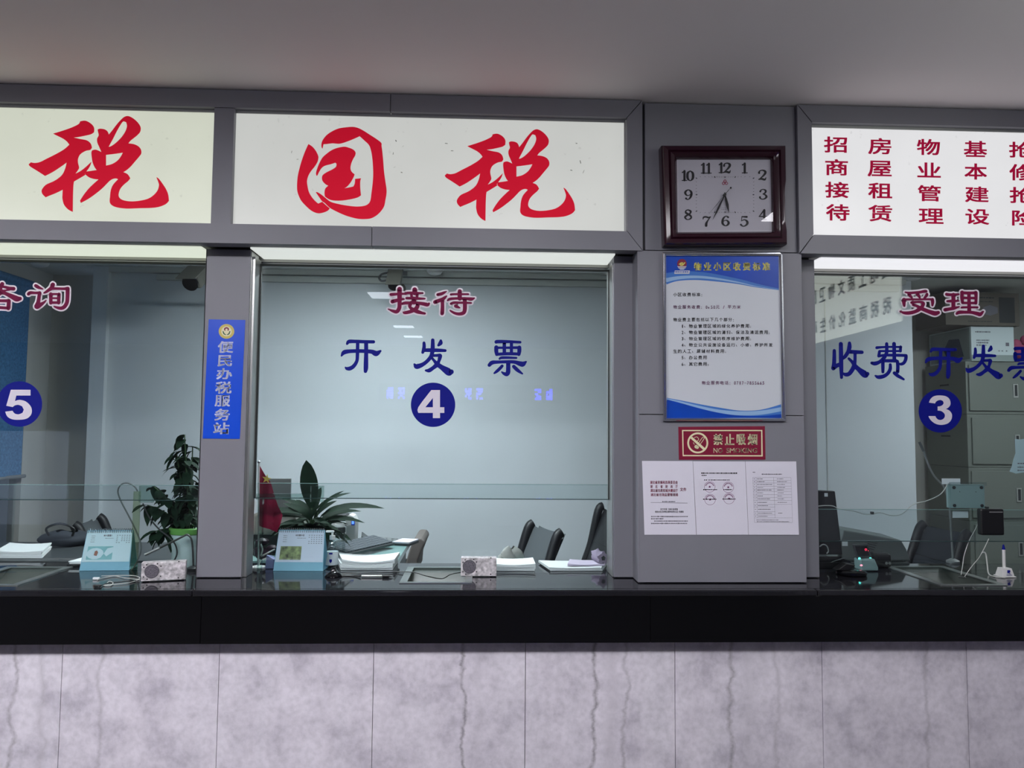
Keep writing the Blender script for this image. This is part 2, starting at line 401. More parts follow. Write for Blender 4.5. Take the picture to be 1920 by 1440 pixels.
def glyph_data(s, off=0.0, res=3):
    key = (s, off, res)
    if key in _gc: return _gc[key]
    c = bpy.data.curves.new('lettering_curve', 'FONT'); c.body = s; c.offset = off; c.resolution_u = res
    o = bpy.data.objects.new('lettering_tmp', c); COL.objects.link(o)
    me = bpy.data.meshes.new_from_object(o.evaluated_get(bpy.context.evaluated_depsgraph_get()))
    V = [(v.co.x, v.co.y) for v in me.vertices]; Fc = [tuple(p.vertices) for p in me.polygons]
    bpy.data.objects.remove(o); bpy.data.curves.remove(c); bpy.data.meshes.remove(me)
    xs = [v[0] for v in V]; ys = [v[1] for v in V]
    r = (V, Fc, (min(xs), max(xs), min(ys), max(ys))); _gc[key] = r; return r
def glyph(mb, s, x0, y0, x1, y1, Y, off=0.0, fn=None, slope=0.0, lean=0.0, mirror=False):
    """text stretched into the pixel box x0..x1, y0..y1 of plane Y"""
    V, Fc, (a, b, c, d) = glyph_data(s, 0.0)
    f = fn or (lambda x, y: at(x, y, Y))
    e = off*abs(y1-y0) if off else 0
    sg = 1 if x1 > x0 else -1; sh = 1 if y1 > y0 else -1
    for k, (ex, ey) in enumerate(((e, e*.7), (-e, e*.7), (e, -e*.7), (-e, -e*.7)) if e else ((0, 0),)):
        W = []
        for x, y in V:
            u = (x-a)/max(b-a, 1e-6); v = (d-y)/max(d-c, 1e-6)
            if mirror: u = 1-u
            px = x0+sg*e+(x1-x0-2*sg*e)*u + lean*(v-.5) + ex; py = y0+sh*e*.7+(y1-y0-1.4*sh*e)*v + slope*(px-x0) + ey
            W.append(f(px, py))
        mb.add(W, Fc)
    return mb
def quad(mb, pts, Y=None, fn=None):
    f = fn or (lambda x, y: at(x, y, Y))
    return mb.add([f(*p) for p in pts], [tuple(range(len(pts)))])
def disc(mb, x, y, r, Y, seg=40, fn=None, ry=None):
    f = fn or (lambda a, b: at(a, b, Y)); ry = ry or r
    return mb.add([f(x+r*math.cos(2*math.pi*k/seg), y+ry*math.sin(2*math.pi*k/seg)) for k in range(seg)], [tuple(range(seg))])
def ring(mb, x, y, r0, r1, Y, seg=40, fn=None):
    f = fn or (lambda a, b: at(a, b, Y))
    V = [f(x+r*math.cos(2*math.pi*k/seg), y+r*math.sin(2*math.pi*k/seg)) for r in (r0, r1) for k in range(seg)]
    return mb.add(V, [(k, (k+1) % seg, seg+(k+1) % seg, seg+k) for k in range(seg)])
def star(mb, x, y, r, Y, rot=0, fn=None):
    f = fn or (lambda a, b: at(a, b, Y))
    P = [(x+(r if k % 2 == 0 else r*.4)*math.sin(rot+k*math.pi/5), y-(r if k % 2 == 0 else r*.4)*math.cos(rot+k*math.pi/5)) for k in range(10)]
    return poly_mesh(mb, [P], f)
def dashes(mb, x0, x1, y, h, Y, fn=None, wmin=2.0, wmax=5.0, gap=1.2, slope=0):
    """a printed line too small to read"""
    x = x0
    while x < x1:
        wd = min(R.uniform(wmin, wmax), x1-x); hh = h*R.uniform(.6, 1); yy = y+slope*(x-x0)
        quad(mb, [(x, yy-hh/2), (x+wd, yy-hh/2), (x+wd, yy+hh/2), (x, yy+hh/2)], Y, fn)
        x += wd + R.uniform(.5, 1)*gap
# ================================================================== THE SETTING
def struct(mb, name, m, **k): return mb.build(name, m, kind='structure', **k)
CEIL = 3.13; OC = 2.955; YB = 3.0; TOP = 1.05
struct(MB().box(-9, 5.6, -9.5, 4.2, -.1, 0), 'floor', 'floor')
struct(MB().box(-9, 9, -9.5, .42, CEIL, CEIL+.1), 'ceiling', 'ceiling')
struct(MB().box(-7, 5.6, .42, 4.2, OC, OC+.1), 'ceiling', 'office_ceiling')
struct(MB().box(-3.07, 3.57, YB, YB+.12, 0, OC).box(-3.08, -2.965, YB-.05, YB, 0, OC), 'wall_back', 'wall')
struct(MB().box(-3.7, -3.07, YB+.32, YB+.44, 0, OC), 'wall_recess', 'wallside')
struct(MB().box(3.57, 5.6, 3.86, 3.98, 0, OC).box(3.45, 3.57, YB+.12, 3.98, 0, OC), 'wall_alcove', 'wallside')
struct(MB().box(5.5, 5.6, .42, 3.9, 0, OC), 'wall_right', 'wallside')
# left office wall with a window opening Y 1.2..2.95, Z 1.05..2.85
struct(MB().box(-3.72, -3.6, .42, 1.2, 0, OC).box(-3.72, -3.6, 3.06, YB+.44, 0, OC).box(-3.72, -3.6, 1.2, 3.06, 2.86, OC), 'wall_left', 'wallside')
wn = thing('window_4', (-3.66, 2.1, 0), kind='structure')
MB().box(-3.64, -3.585, 1.2, 1.26, 0, 2.86).box(-3.64, -3.585, 2.99, 3.06, 0, 2.86).box(-3.64, -3.585, 1.26, 3.0, 0, .08).box(-3.64, -3.585, 1.26, 3.0, 2.8, 2.86).box(-3.64, -3.6, 2.1, 2.14, .08, 2.8).build('window_frame', 'wallside', wn)
MB().box(-3.625, -3.62, 1.26, 3.0, .08, 2.8).build('pane', 'glass', wn)
struct(MB().box(-4.6, -4.5, .5, 9, 0, 6.0), 'dark_sky_blocker', 'slot')  # dark panel added behind the side window to hide the bright sky
# partition above, beside and below the service windows
struct(MB().box(-9, -2.95, .20, .45, 0, CEIL).box(2.75, 5.6, .20, .45, 0, CEIL), 'wall_partition', 'panel')
struct(MB().box(-2.95, 2.749, .19, .385, 2.475, CEIL), 'wall_header', 'panel_edge')
struct(MB().box(-2.95, 2.749, .385, .42, 2.445, OC+.1), 'wall_header', 'wallside')
struct(MB().box(-9, 9, -9.6, -9.5, 1.6, CEIL).box(-7.1, 9, -9.6, -9.5, 0, 1.6).box(-9, -8.7, -9.6, -9.5, 0, 1.6), 'wall_lobby', 'lobbywall')
struct(MB().box(-9.1, -9, -9.6, .42, 0, CEIL), 'wall_lobby_left', 'lobbywall')
struct(MB().box(9, 9.1, -9.6, -3.4, 0, CEIL).box(2.75, 9, -3.5, -3.4, 0, CEIL), 'wall_lobby_right', 'lobbywall')
struct(MB().box(2.75, 2.85, -3.4, .2, 0, CEIL), 'wall_wing', 'panel')

# trunking and cornice on the back wall
struct(MB().box(-2.6, 3.45, YB-.035, YB, 2.858, 2.905), 'trim_1', 'office_ceiling', bevel=.004)
struct(MB().box(-2.965, 3.5, YB-.05, YB, 2.915, OC), 'trim_2', 'office_ceiling')
struct(MB().box(2.83, 2.835, YB-.006, YB, 0, 2.85), 'trim_3', 'office_ceiling')

# ---- cladding of the pillar, column and header; dark cores show in the joints
def prism(loop, y0, y1, mb=None):
    mb = mb or MB()
    return mb.hexa([(x, y0, z) for x, z in loop], [(x, y1, z) for x, z in loop])
struct(MB().box(-1.19, -1.03, .25, .34, TOP, 2.47).box(.60, 1.47, .25, .45, TOP, 3.12).box(.69, 1.37, .15, .25, TOP, 3.12), 'trim_4', 'panel_edge')
struct(MB().box(-1.207, -1.014, .24, .246, TOP+.004, 2.466).box(-1.207, -1.201, .24, .345, TOP+.004, 2.466), 'trim_5', 'panel', bevel=.0015)
struct(MB().box(-1.02, -1.012, .246, .349, TOP+.002, 2.462), 'trim_6', 'silver')
zs = at(1210, 777, .13).z
struct(MB().box(.671, 1.385, .13, .20, TOP+.004, zs-.0015), 'trim_7', 'panel', bevel=.0015)
struct(MB().box(.671, 1.385, .13, .20, zs+.0015, 2.4665), 'trim_8', 'panel', bevel=.0015)
struct(MB().box(.700, 1.369, .138, .20, 2.4715, 3.124), 'trim_9', 'panel', bevel=.0015)
struct(MB().box(.582, .668, .24, .25, TOP+.004, 2.466).box(.582, .588, .25, .36, TOP+.004, 2.466), 'trim_10', 'panel', bevel=.0015)
struct(MB().box(1.388, 1.491, .24, .25, TOP+.004, 2.466).box(1.485, 1.491, .25, .45, TOP+.004, 2.466), 'trim_11', 'panel', bevel=.0015)
struct(MB().box(.665, .671, .13, .25, TOP+.004, 2.466).box(1.382, 1.388, .14, .25, TOP+.004, 2.466), 'trim_12', 'panel')
struct(MB().box(-2.95, -2.75, .24, .45, TOP+.004, 2.466), 'trim_13', 'panel')
YH = .12
sa = at(732, 200, YH).x; sb = at(697, 450, YH).x
k = .0015
zt, zb, z1, z2 = 3.126, 2.464, 3.049, 2.547
struct(prism([(-2.95, z1), (sa-k, z1), (sa-k, zt), (-2.95, zt)], YH, .19), 'trim_14', 'panel')
struct(prism([(sa+k, z1), (.617, z1), (.683, zt), (sa+k, zt)], YH, .19), 'trim_15', 'panel')
struct(prism([(.6195, z1-.002), (.6195, z2+.002), (.686, zb+.001), (.686, zt-.001)], YH, .19), 'trim_16', 'panel')
struct(prism([(-2.95, zb), (sb-k, zb), (sb-k, z2), (-2.95, z2)], YH, .19), 'trim_17', 'panel')
struct(prism([(sb+k, zb), (.684, zb), (.618, z2), (sb+k, z2)], YH, .19), 'trim_18', 'panel')
struct(prism([(-1.149, z2+.001), (-1.066, z2+.001), (-1.066, z1-.001), (-1.149, z1-.001)], YH+.004, .19), 'trim_19', 'panel')
struct(prism([(-2.95, z2), (-2.84, z2), (-2.84, z1), (-2.95, z1)], YH+.004, .19), 'trim_20', 'panel')
struct(prism([(1.438, z1), (2.749, z1), (2.749, zt), (1.375, zt)], YH, .19), 'trim_21', 'panel')
struct(prism([(1.376, zb), (2.749, zb), (2.749, z2), (1.438, z2)], YH, .19), 'trim_22', 'panel')
struct(prism([(1.372, zb+.002), (1.435, z2+.002), (1.435, z1-.002), (1.372, zt-.002)], YH, .19), 'trim_23', 'panel')
struct(MB().box(-2.95, .618, .148, .152, z1-.012, z1).box(1.438, 2.72, .148, .152, z1-.012, z1).box(.611, .618, .146, .152, z2, z1), 'trim_24', 'silver')
struct(MB().box(-2.95, .66, .395, .43, 2.432, 2.456).box(1.40, 2.72, .395, .43, 2.432, 2.456), 'trim_25', 'silver')

# ================================================================== SERVICE WINDOWS (glass)
YG, YL = .335, .365
def window(name, x0, x1, upper_z, lower_z):
    t = thing(name, ((x0+x1)/2, YG, TOP), kind='structure')
    MB().box(x0, x1, YG, YG+.008, upper_z, 2.418).build('upper_pane', 'glass', t)
    MB().box(x0, x1, YL, YL+.008, TOP+.001, lower_z).build('lower_pane', 'glass', t)
    MB().box(x0, x1, YG-.0006, YG+.0086, upper_z-.0035, upper_z-.0002).build('cut_edge', 'glass_line', t)
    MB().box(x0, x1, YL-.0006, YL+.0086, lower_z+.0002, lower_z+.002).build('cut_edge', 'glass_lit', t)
    c = MB()
    c.box(x0-.012, x0, .26, .349, TOP+.002, 2.44)
    c.box(x1, x1+.006, .26, .40, TOP+.002, 2.44)
    c.build('side_channel', 'silver', t)
    MB().box(x0, x1, YG-.003, YG+.011, 2.416, 2.425).box(x0, x0+.006, YG-.002, YG+.01, upper_z, 2.416).box(x1-.005, x1, YG-.002, YG+.01, upper_z, 2.416).build('seal', 'darkmetal', t)
    return t
w1 = window('window_1', -2.75, -1.210, 1.370, 1.430)
w2 = window('window_2', -1.000, .578, 1.382, 1.442)
w3 = window('window_3', 1.497, 2.742, 1.199, 1.336)
# green glass clamps and fins beside the openings
def clamp(t, px0, py0, px1, py1):
    a = at(px0, py1, .35); b = at(px1, py0, .35)
    MB().box(a.x, b.x, .342, .364, a.z, b.z).build('glass_clamp', 'glass_green', t, bevel=.001)
clamp(w2, 582, 911, 607, 941); clamp(w1, 261, 911, 288, 942)
a = at(481, 937, .35); b = at(582, 926, .35)
MB().box(a.x, b.x, .344, .362, a.z, b.z).build('glass_strip', 'glass_green', w2)
a = onz(487, 1076, TOP)
MB().box(a.x-.016, a.x, .345, .372, TOP+.001, 1.375).build('glass_fin', 'glass_green', w2)
a = at(252, 1060, .42)
MB().box(a.x-.014, a.x+.014, .415, .425, TOP+.001, 1.40).build('glass_fin', 'fin', w1)

# ================================================================== ILLUMINATED SIGNS
SHUI = [
 [[(398,442),(470,420),(540,395),(590,370),(600,350),(640,345),(680,365),(703,395),(703,430),(680,445),(640,455),(590,465),(548,470),(600,482),(650,492),(678,515),(687,545),(675,562),(640,570),(600,595),(583,630),(583,660),(590,690),(588,705),(575,725),(560,745),(600,725),(640,695),(683,655),(672,685),(655,712),(637,735),(637,750),(600,772),(552,800),(548,830),(545,900),(543,1028),(510,1010),(480,975),(468,930),(468,900),(470,860),(420,885),(370,905),(340,918),(318,895),(312,870),(325,845),(350,822),(400,800),(440,775),(470,745),(490,700),(500,655),(480,670),(440,698),(390,730),(335,758),(300,735),(260,710),(225,688),(215,672),(232,657),(260,662),(300,655),(350,630),(420,595),(480,560),(520,525),(500,500),(470,478),(430,458)]],
 [[(732,412),(750,405),(785,410),(805,425),(815,450),(840,420),(870,380),(900,345),(930,318),(960,310),(995,325),(1030,355),(1052,390),(1050,425),(1030,450),(1000,475),(975,495),(960,515),(1000,520),(1035,535),(1055,560),(1057,590),(1040,615),(1010,650),(980,685),(950,712),(922,730),(955,745),(975,775),(960,795),(925,825),(900,855),(888,890),(890,915),(910,935),(950,947),(1000,950),(1060,943),(1110,930),(1150,905),(1180,870),(1192,830),(1185,800),(1172,768),(1190,780),(1220,820),(1245,860),(1260,900),(1265,945),(1240,970),(1190,990),(1130,998),(1050,1000),(950,1003),(880,995),(840,980),(823,955),(825,915),(830,870),(845,830),(870,800),(885,785),(870,777),(845,780),(820,795),(795,820),(760,855),(710,895),(660,930),(605,960),(600,945),(625,905),(660,860),(700,820),(740,785),(700,780),(665,768),(639,748),(639,727),(680,722),(725,715),(710,695),(695,660),(688,620),(685,585),(690,568),(715,562),(740,570),(760,580),(745,545),(730,510),(728,480),(740,455),(735,430)],
  [(925,348),(945,355),(952,385),(940,425),(910,470),(870,510),(835,535),(812,542),(820,525),(845,480),(870,430),(895,385),(915,355)],
  [(793,600),(860,592),(922,583),(905,615),(880,645),(840,670),(793,682)]]]
GUO = [
 [[(742,588),(735,560),(740,520),(760,480),(800,435),(860,395),(930,365),(1010,352),(1090,347),(1150,360),(1210,390),(1280,435),(1350,480),(1408,525),(1412,560),(1420,620),(1430,720),(1440,850),(1455,960),(1467,1040),(1467,1100),(1455,1170),(1440,1240),(1400,1300),(1350,1345),(1290,1375),(1220,1383),(1150,1380),(1080,1365),(1000,1340),(920,1305),(860,1275),(832,1258),(800,1230),(770,1200),(740,1180),(705,1130),(672,1082),(690,1082),(730,1105),(780,1145),(840,1190),(930,1215),(1020,1232),(1120,1243),(1190,1240),(1240,1228),(1275,1200),(1290,1160),(1300,1080),(1312,980),(1318,880),(1315,780),(1308,700),(1295,620),(1270,550),(1220,500),(1165,450),(1110,475),(1050,500),(980,525),(930,535),(860,530),(800,537),(758,540),(748,585)]],
 [[(590,540),(635,570),(675,620),(698,670),(700,700),(690,740),(660,790),(620,840),(590,890),(573,950),(578,1010),(595,1080),(630,1140),(670,1185),(700,1210),(745,1190),(790,1230),(828,1262),(810,1285),(770,1305),(710,1318),(660,1308),(610,1280),(560,1235),(510,1180),(480,1120),(463,1060),(462,980),(470,900),(485,830),(510,740),(545,640),(580,560)]],
 [[(680,895),(675,865),(690,810),(715,750),(750,690),(800,645),(850,610),(910,585),(990,570),(1040,580),(1090,600),(1118,630),(1115,665),(1090,710),(1070,760),(1062,810),(1075,850),(1108,880),(1095,915),(1060,975),(1020,1020),(985,1040),(1050,1028),(1095,1018),(1110,985),(1115,932),(1180,925),(1172,960),(1172,1030),(1180,1115),(1140,1140),(1060,1160),(950,1175),(840,1168),(775,1130),(770,1090),(780,1040),(815,1008),(780,990),(748,955),(742,915),(755,885),(800,855),(860,825),(900,795),(905,760),(890,748),(840,765),(780,780),(740,805),(710,850),(690,890)]]]
YF = .148          # face of the acrylic panels
def acrylic(parent, shape, fn):
    mb = MB()
    for piece in shape: poly_mesh(mb, [soft(lp) for lp in piece], fn, .003)
    return mb.build('character', 'red', parent)
def sign(label, x0, x1, face, under, ux0, ux1):
    t = thing('illuminated_sign', ((x0+x1)/2, .17, 2.55), label, 'sign')
    MB().box(x0, x1, YF+.004, .17, z2-.005, z1+.005).build('light_panel', face, t)
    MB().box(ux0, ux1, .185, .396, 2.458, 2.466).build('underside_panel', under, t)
    return t
s1 = sign('backlit header sign above the left window with one large red brush character', -2.84, -1.149, 'lb_left', 'under_left', -2.75, -1.21)
s2 = sign('wide backlit header sign with two large red brush characters beside the clock', -1.066, .6195, 'lb_mid', 'under_mid', -1.0, .578)
s3 = sign('backlit header sign above the right window with columns of small crimson characters', 1.4355, 2.71, 'lb_right', 'under_right', 1.497, 2.70)
acrylic(s1, SHUI, lambda x, y: at(x/4, 140+y/4, YF))
acrylic(s1, GUO, lambda x, y: at(x/6-240 if False else -300+(x-462)/6.0, 232+(y-347)/6.0, YF))
fx = (1078-833.9)/(316-53.7); fy = (414-242.3)/(397-217.5)
acrylic(s2, SHUI, lambda x, y: at(833.9+(x/4-53.7)*fx, 242.3+(140+y/4-217.5)*fy, YF))
acrylic(s2, GUO, lambda x, y: at(480+x/6, 180+y/6, YF))
# right sign: columns read downwards; each character its own piece (pixel boxes in the 4.36x detail view)
def g3(x0, y0, x1, y1): return (1480+x0/4.3636, 180+y0/4.3636, 1480+x1/4.3636, 180+y1/4.3636)
for ch, bx in (('招', (283,330,473,462)), ('商', (293,515,480,648)), ('接', (293,700,488,832)), ('待', (300,883,493,1018)),
               ('房', (645,342,835,475)), ('屋', (640,527,838,658)), ('租', (645,708,842,838)), ('赁', (645,890,842,1025)),
               ('物', (1043,350,1233,482)), ('业', (1047,542,1240,665)), ('管', (1050,728,1240,860)), ('理', (1058,918,1262,1043)),
               ('基', (1427,365,1618,497)), ('本', (1432,550,1618,682)), ('建', (1437,738,1632,868)), ('设', (1440,922,1636,1050)),
               ('抢', (1797,372,1990,503)), ('修', (1800,555,1995,690)), ('抢', (1802,742,1998,875)), ('险', (1822,930,2015,1060))):
    b = g3(*bx); mb = MB(); glyph(mb, ch, *b, YF-.001, off=.028, slope=.02); mb.build('character', 'crimson', s3)
# a few glue marks left by older lettering on the middle and left signs
for cx, cy in ((742, 262), (757, 272), (738, 285), (835, 268), (846, 282), (1080, 268), (1088, 300), (1070, 318), (1096, 318), (548, 282), (560, 298), (742, 312), (752, 322)):
    marks = MB()
    q = R.uniform(0, 3.1); l = R.uniform(3, 7); x, y = cx, cy
    quad(marks, [(x, y), (x+l*math.cos(q), y+l*math.sin(q)), (x+l*math.cos(q)-1.2, y+l*math.sin(q)+.8), (x-1, y+1.2)], YF+.0025)
    marks.build('glue_mark', 'greyglue', s2)

# crack line under the middle sign panel
# ================================================================== LETTERING ON THE GLASS
CH = {
'jie': (720, 530, [[(250,425,90),(400,415,85),(560,400,70),(760,400,60)], [(560,230,150),(560,500,150),(560,750,130),(545,920,130),(460,1040,120),(320,1020,90),(150,950,20)], [(300,680,120),(450,640,110),(600,600,90),(720,590,40)],
   [(1105,250,150),(1110,360,170)], [(760,400,70),(860,370,85),(1050,370,80),(1250,375,60),(1395,375,45)], [(985,390,70),(1000,560,90)], [(1200,390,90),(1180,560,90)], [(810,560,70),(950,560,80),(1200,570,80),(1350,575,65),(1470,575,40)],
   [(1080,580,150),(1070,700,160)], [(650,760,70),(760,730,90),(950,730,90),(1200,730,90),(1400,760,110),(1560,790,120),(1620,750,60)], [(980,720,110),(930,820,110),(950,900,90),(1050,970,120),(1200,1040,130),(1350,1085,90),(1470,1110,60)], [(1220,760,120),(1180,900,130),(1050,1000,120),(880,1060,110),(740,1080,90),(690,1060,30)]]),
'dai': (800, 530, [[(400,430,90),(520,405,100),(620,360,80),(715,315,20)], [(300,700,120),(430,650,120),(560,600,110),(660,530,80),(720,480,30)], [(560,620,110),(570,800,110),(565,1000,120),(555,1110,115)],
   [(870,425,60),(1000,415,60),(1200,415,60),(1500,415,45)], [(1190,310,130),(1190,450,140),(1190,570,140)], [(755,640,40),(830,590,80),(1000,570,75),(1200,565,75),(1400,570,80),(1600,590,110),(1720,555,30)],
   [(1370,590,130),(1375,750,130),(1375,950,130),(1330,1080,120),(1180,1125,100),(1020,1100,80),(900,1040,60),(845,1000,35)], [(870,755,60),(980,720,80),(1200,720,70),(1450,725,65),(1600,730,50)], [(1040,840,100),(1100,865,90),(1200,910,20)]]),
'kai': (630, 630, [[(400,280,70),(470,200,120),(700,195,110),(1000,205,105),(1350,210,100)], [(200,710,50),(290,590,140),(500,550,120),(800,540,120),(1100,550,120),(1300,570,140),(1450,630,180),(1600,540,60)],
   [(780,250,110),(775,500,110),(770,700,110),(750,900,105),(640,1080,120),(500,1170,130),(390,1170,100),(340,1130,40)], [(1085,250,130),(1085,600,130),(1080,900,145),(1075,1150,150),(1060,1270,110)]]),
'fa': (765, 630, [[(575,250,90),(580,380,110),(560,500,110),(530,590,90)], [(600,510,110),(800,510,120),(1100,515,110),(1340,525,85)], [(890,150,110),(890,350,130),(880,550,140),(840,700,120),(760,830,120),(600,980,120),(430,1070,150),(300,1090,170),(230,1020,60)],
   [(1180,170,80),(1170,250,140),(1100,330,80)], [(900,705,90),(1050,700,90),(1160,700,110),(1140,800,120),(1110,900,100),(1040,1030,150),(900,1150,120),(760,1240,130),(640,1240,60)],
   [(870,800,80),(950,900,90),(1050,1010,140),(1200,1120,160),(1350,1220,220),(1480,1300,250),(1560,1290,160)]]),
'piao': (905, 632, [[(480,190,80),(520,165,110),(900,165,95),(1350,185,75)], [(780,200,110),(780,580,110)], [(1035,200,100),(1035,580,100)], [(490,380,110),(600,385,70),(1300,380,85)], [(490,370,130),(490,500,130),(510,620,110)],
   [(1320,380,130),(1320,500,130),(1300,620,110)], [(510,620,90),(900,600,100),(1310,610,90)], [(610,780,60),(680,745,85),(900,740,80),(1210,750,60)], [(240,1010,110),(340,920,130),(550,900,100),(900,890,100),(1150,900,110),(1350,960,160),(1450,970,170),(1560,890,50)],
   [(920,930,140),(920,1150,140),(910,1270,150),(860,1340,130),(760,1310,90),(690,1260,40)], [(700,1040,90),(600,1150,100),(500,1240,90),(420,1300,50)], [(1120,1060,110),(1220,1160,120),(1330,1250,90),(1430,1320,40)]]),
'shou': (1680, 535, [[(330,245,30),(500,270,70),(800,250,75),(1000,220,90),(1090,215,80)], [(460,310,90),(520,390,90),(580,450,40)], [(760,290,90),(820,380,90),(860,450,50)], [(1115,320,90),(1090,380,90),(1020,460,60)],
   [(250,505,50),(400,505,60),(800,505,55),(1200,500,60),(1320,510,60)], [(290,510,110),(285,620,110),(300,740,60)], [(1310,510,100),(1320,620,100),(1310,720,60)],
   [(560,620,80),(700,600,65),(900,600,70),(980,650,110),(950,750,110),(850,850,130),(700,940,110),(500,990,110),(300,990,90),(140,935,20)], [(620,700,80),(740,740,80),(880,820,120),(1000,870,120),(1200,950,130),(1400,1010,150),(1520,980,110)]]),
'li': (1760, 535, [[(280,320,90),(350,335,90),(500,335,80),(720,320,50)], [(530,340,130),(530,560,130),(530,800,130)], [(310,570,60),(500,565,90),(720,560,40)], [(230,880,110),(400,850,100),(560,820,100),(740,770,30)],
   [(840,250,110),(840,450,110),(860,620,90)], [(1340,270,120),(1350,450,90),(1340,640,90)], [(850,270,90),(1100,275,90),(1350,270,90)], [(870,450,70),(1340,460,80)], [(860,630,70),(1340,640,75)], [(1090,280,110),(1095,600,110),(1100,940,130)],
   [(820,800,50),(900,790,60),(1200,790,60),(1400,790,50)], [(650,1020,70),(740,970,110),(950,965,90),(1200,975,95),(1400,1020,120),(1500,1040,120),(1610,940,40)]]),
'shou2': (1550, 635, [[(275,430,100),(275,650,120),(265,900,130),(240,1060,140)], [(240,1080,110),(350,980,130),(500,920,130)], [(510,190,130),(515,500,140),(520,900,140),(530,1200,120),(535,1400,90)],
   [(820,160,100),(820,300,140),(780,450,120),(680,620,120),(590,710,90)], [(830,470,120),(1050,480,120),(1270,490,110)], [(1020,520,100),(1020,750,100),(990,950,130),(920,1120,140),(800,1270,130),(680,1290,120),(600,1250,60)],
   [(800,720,80),(920,840,100),(1020,980,140),(1150,1100,150),(1300,1230,220),(1400,1290,230),(1460,1270,140)]]),
'fei': (1620, 640, [[(460,230,90),(600,215,70),(900,200,60),(1340,205,60)], [(815,90,100),(820,300,110),(800,450,110),(700,620,120),(560,740,110),(400,800,130),(280,780,90)], [(1080,90,120),(1090,400,120),(1090,700,120)], [(1315,200,90),(1310,350,90)],
   [(560,350,60),(900,350,60),(1320,350,60)], [(560,370,90),(530,530,90)], [(530,530,80),(750,500,80),(1100,500,90),(1500,510,90)], [(1510,520,110),(1500,650,110),(1430,780,100),(1330,820,90),(1270,800,50)], [(660,700,100),(1150,700,110)],
   [(680,720,110),(680,950,110),(680,1100,90)], [(1200,720,100),(1220,900,110),(1210,1100,110)], [(945,840,90),(940,1000,110),(850,1160,110),(700,1260,120),(520,1290,120),(410,1240,50)], [(1090,1140,100),(1200,1230,110),(1330,1310,90),(1430,1370,60)]]),
'zi': (0, 520, [[(-620,330,90),(-540,380,60)], [(-640,560,110),(-480,480,90),(-360,420,40)], [(80,240,130),(20,340,120),(-80,460,100),(-200,540,60)], [(60,330,70),(200,355,80),(350,400,110),(490,408,120)], [(60,300,120),(40,420,60),(60,490,80)],
   [(60,490,60),(200,470,50),(350,440,60)], [(60,500,130),(200,580,110),(450,700,160),(600,770,190),(720,765,120)], [(60,520,130),(-100,650,110),(-300,740,90),(-450,760,30)], [(-240,840,90),(0,845,90),(330,845,90)], [(320,850,120),(300,1110,130)],
   [(-240,1090,90),(0,1090,90),(300,1110,90)], [(-230,840,110),(-220,1090,110)]]),
'xun': (45, 520, [[(420,300,100),(520,360,100),(680,425,20)], [(160,600,100),(230,555,100),(400,560,80),(560,560,90)], [(560,560,110),(540,700,110),(510,900,130),(470,1040,190)], [(470,1040,190),(600,980,130),(720,900,70),(800,825,20)],
   [(1040,260,130),(1000,370,130),(900,450,100),(800,520,80),(720,560,40)], [(1000,400,80),(1250,405,75),(1450,410,80),(1560,400,110)], [(1570,410,130),(1565,700,120),(1545,900,120),(1460,1050,120),(1340,1110,110),(1200,1090,80),(1080,1045,30)],
   [(965,600,110),(965,920,110)], [(1255,610,110),(1245,920,100)], [(960,600,60),(1260,600,60)], [(960,750,50),(1260,750,50)], [(960,910,80),(1250,910,80)]]),
}
YS = YG-.0015
def lettering(label, chars, m, border=False):
    xs = []
    t = None
    for key, ox, oy, sc in chars:
        if t is None:
            p = at(ox+60, oy+40, YS); t = thing('window_lettering', (p.x, p.y, p.z), label, 'lettering')
        c = MB(); strokes_mesh(c, CH[key][2], ox, oy, sc, YS-.001, extra=9); co = c.build('character', m, t)
        if border:
            b = MB(); strokes_mesh(b, CH[key][2], ox, oy, sc, YS, extra=62); b.build('border', 'outline', co)
    return t
def cho(k, s=19.2): return (k, CH[k][0], CH[k][1], s)
lettering('maroon white-edged lettering at the top of the middle window', [cho('jie'), cho('dai')], 'maroon', True)
lettering('three widely spaced royal blue characters above the number 4 disc', [cho('kai'), cho('fa'), cho('piao')], 'navy')
lettering('maroon white-edged lettering at the top of the right window', [cho('shou'), cho('li')], 'maroon', True)
lettering('maroon white-edged lettering at the top of the left window', [cho('zi'), cho('xun')], 'maroon', True)
lettering('royal blue character pair above and left of the number 3 disc', [cho('shou2'), cho('fei')], 'navy')
sc = 19.2*77.4/72
lettering('royal blue characters running off the right edge above the number 3 disc', [('kai', 1734-8.6*19.2/sc, 652-7*19.2/sc, sc), ('fa', 1811-11*19.2/sc, 646-4.5*19.2/sc, sc), ('piao', 1889-10*19.2/sc, 650-5*19.2/sc, sc)], 'navy')
def number_disc(label, cx, cy, r, loops, ox, oy, sc):
    c = at(cx, cy, YS)
    t = thing('number_disc', c, label, 'sticker')
    mb = MB(); disc(mb, cx, cy, r, YS, 64); mb.build('disc', 'navy', t)
    mb = MB(); poly_mesh(mb, [soft(l, 3, 40) for l in loops], lambda x, y: at(ox+x/sc, oy+y/sc, YS-.001)); mb.build('numeral', 'digit', t)
number_disc('blue round sticker with a white number 4 on the middle window', 812, 759, 41.6, [[(1255,977),(1314,977),(1314,1093),(1343,1093),(1343,1131),(1314,1131),(1314,1166),(1266,1166),(1266,1131),(1168,1131),(1168,1092)], [(1266,1093),(1266,1030),(1215,1093)]], 460, 460, 3.6)
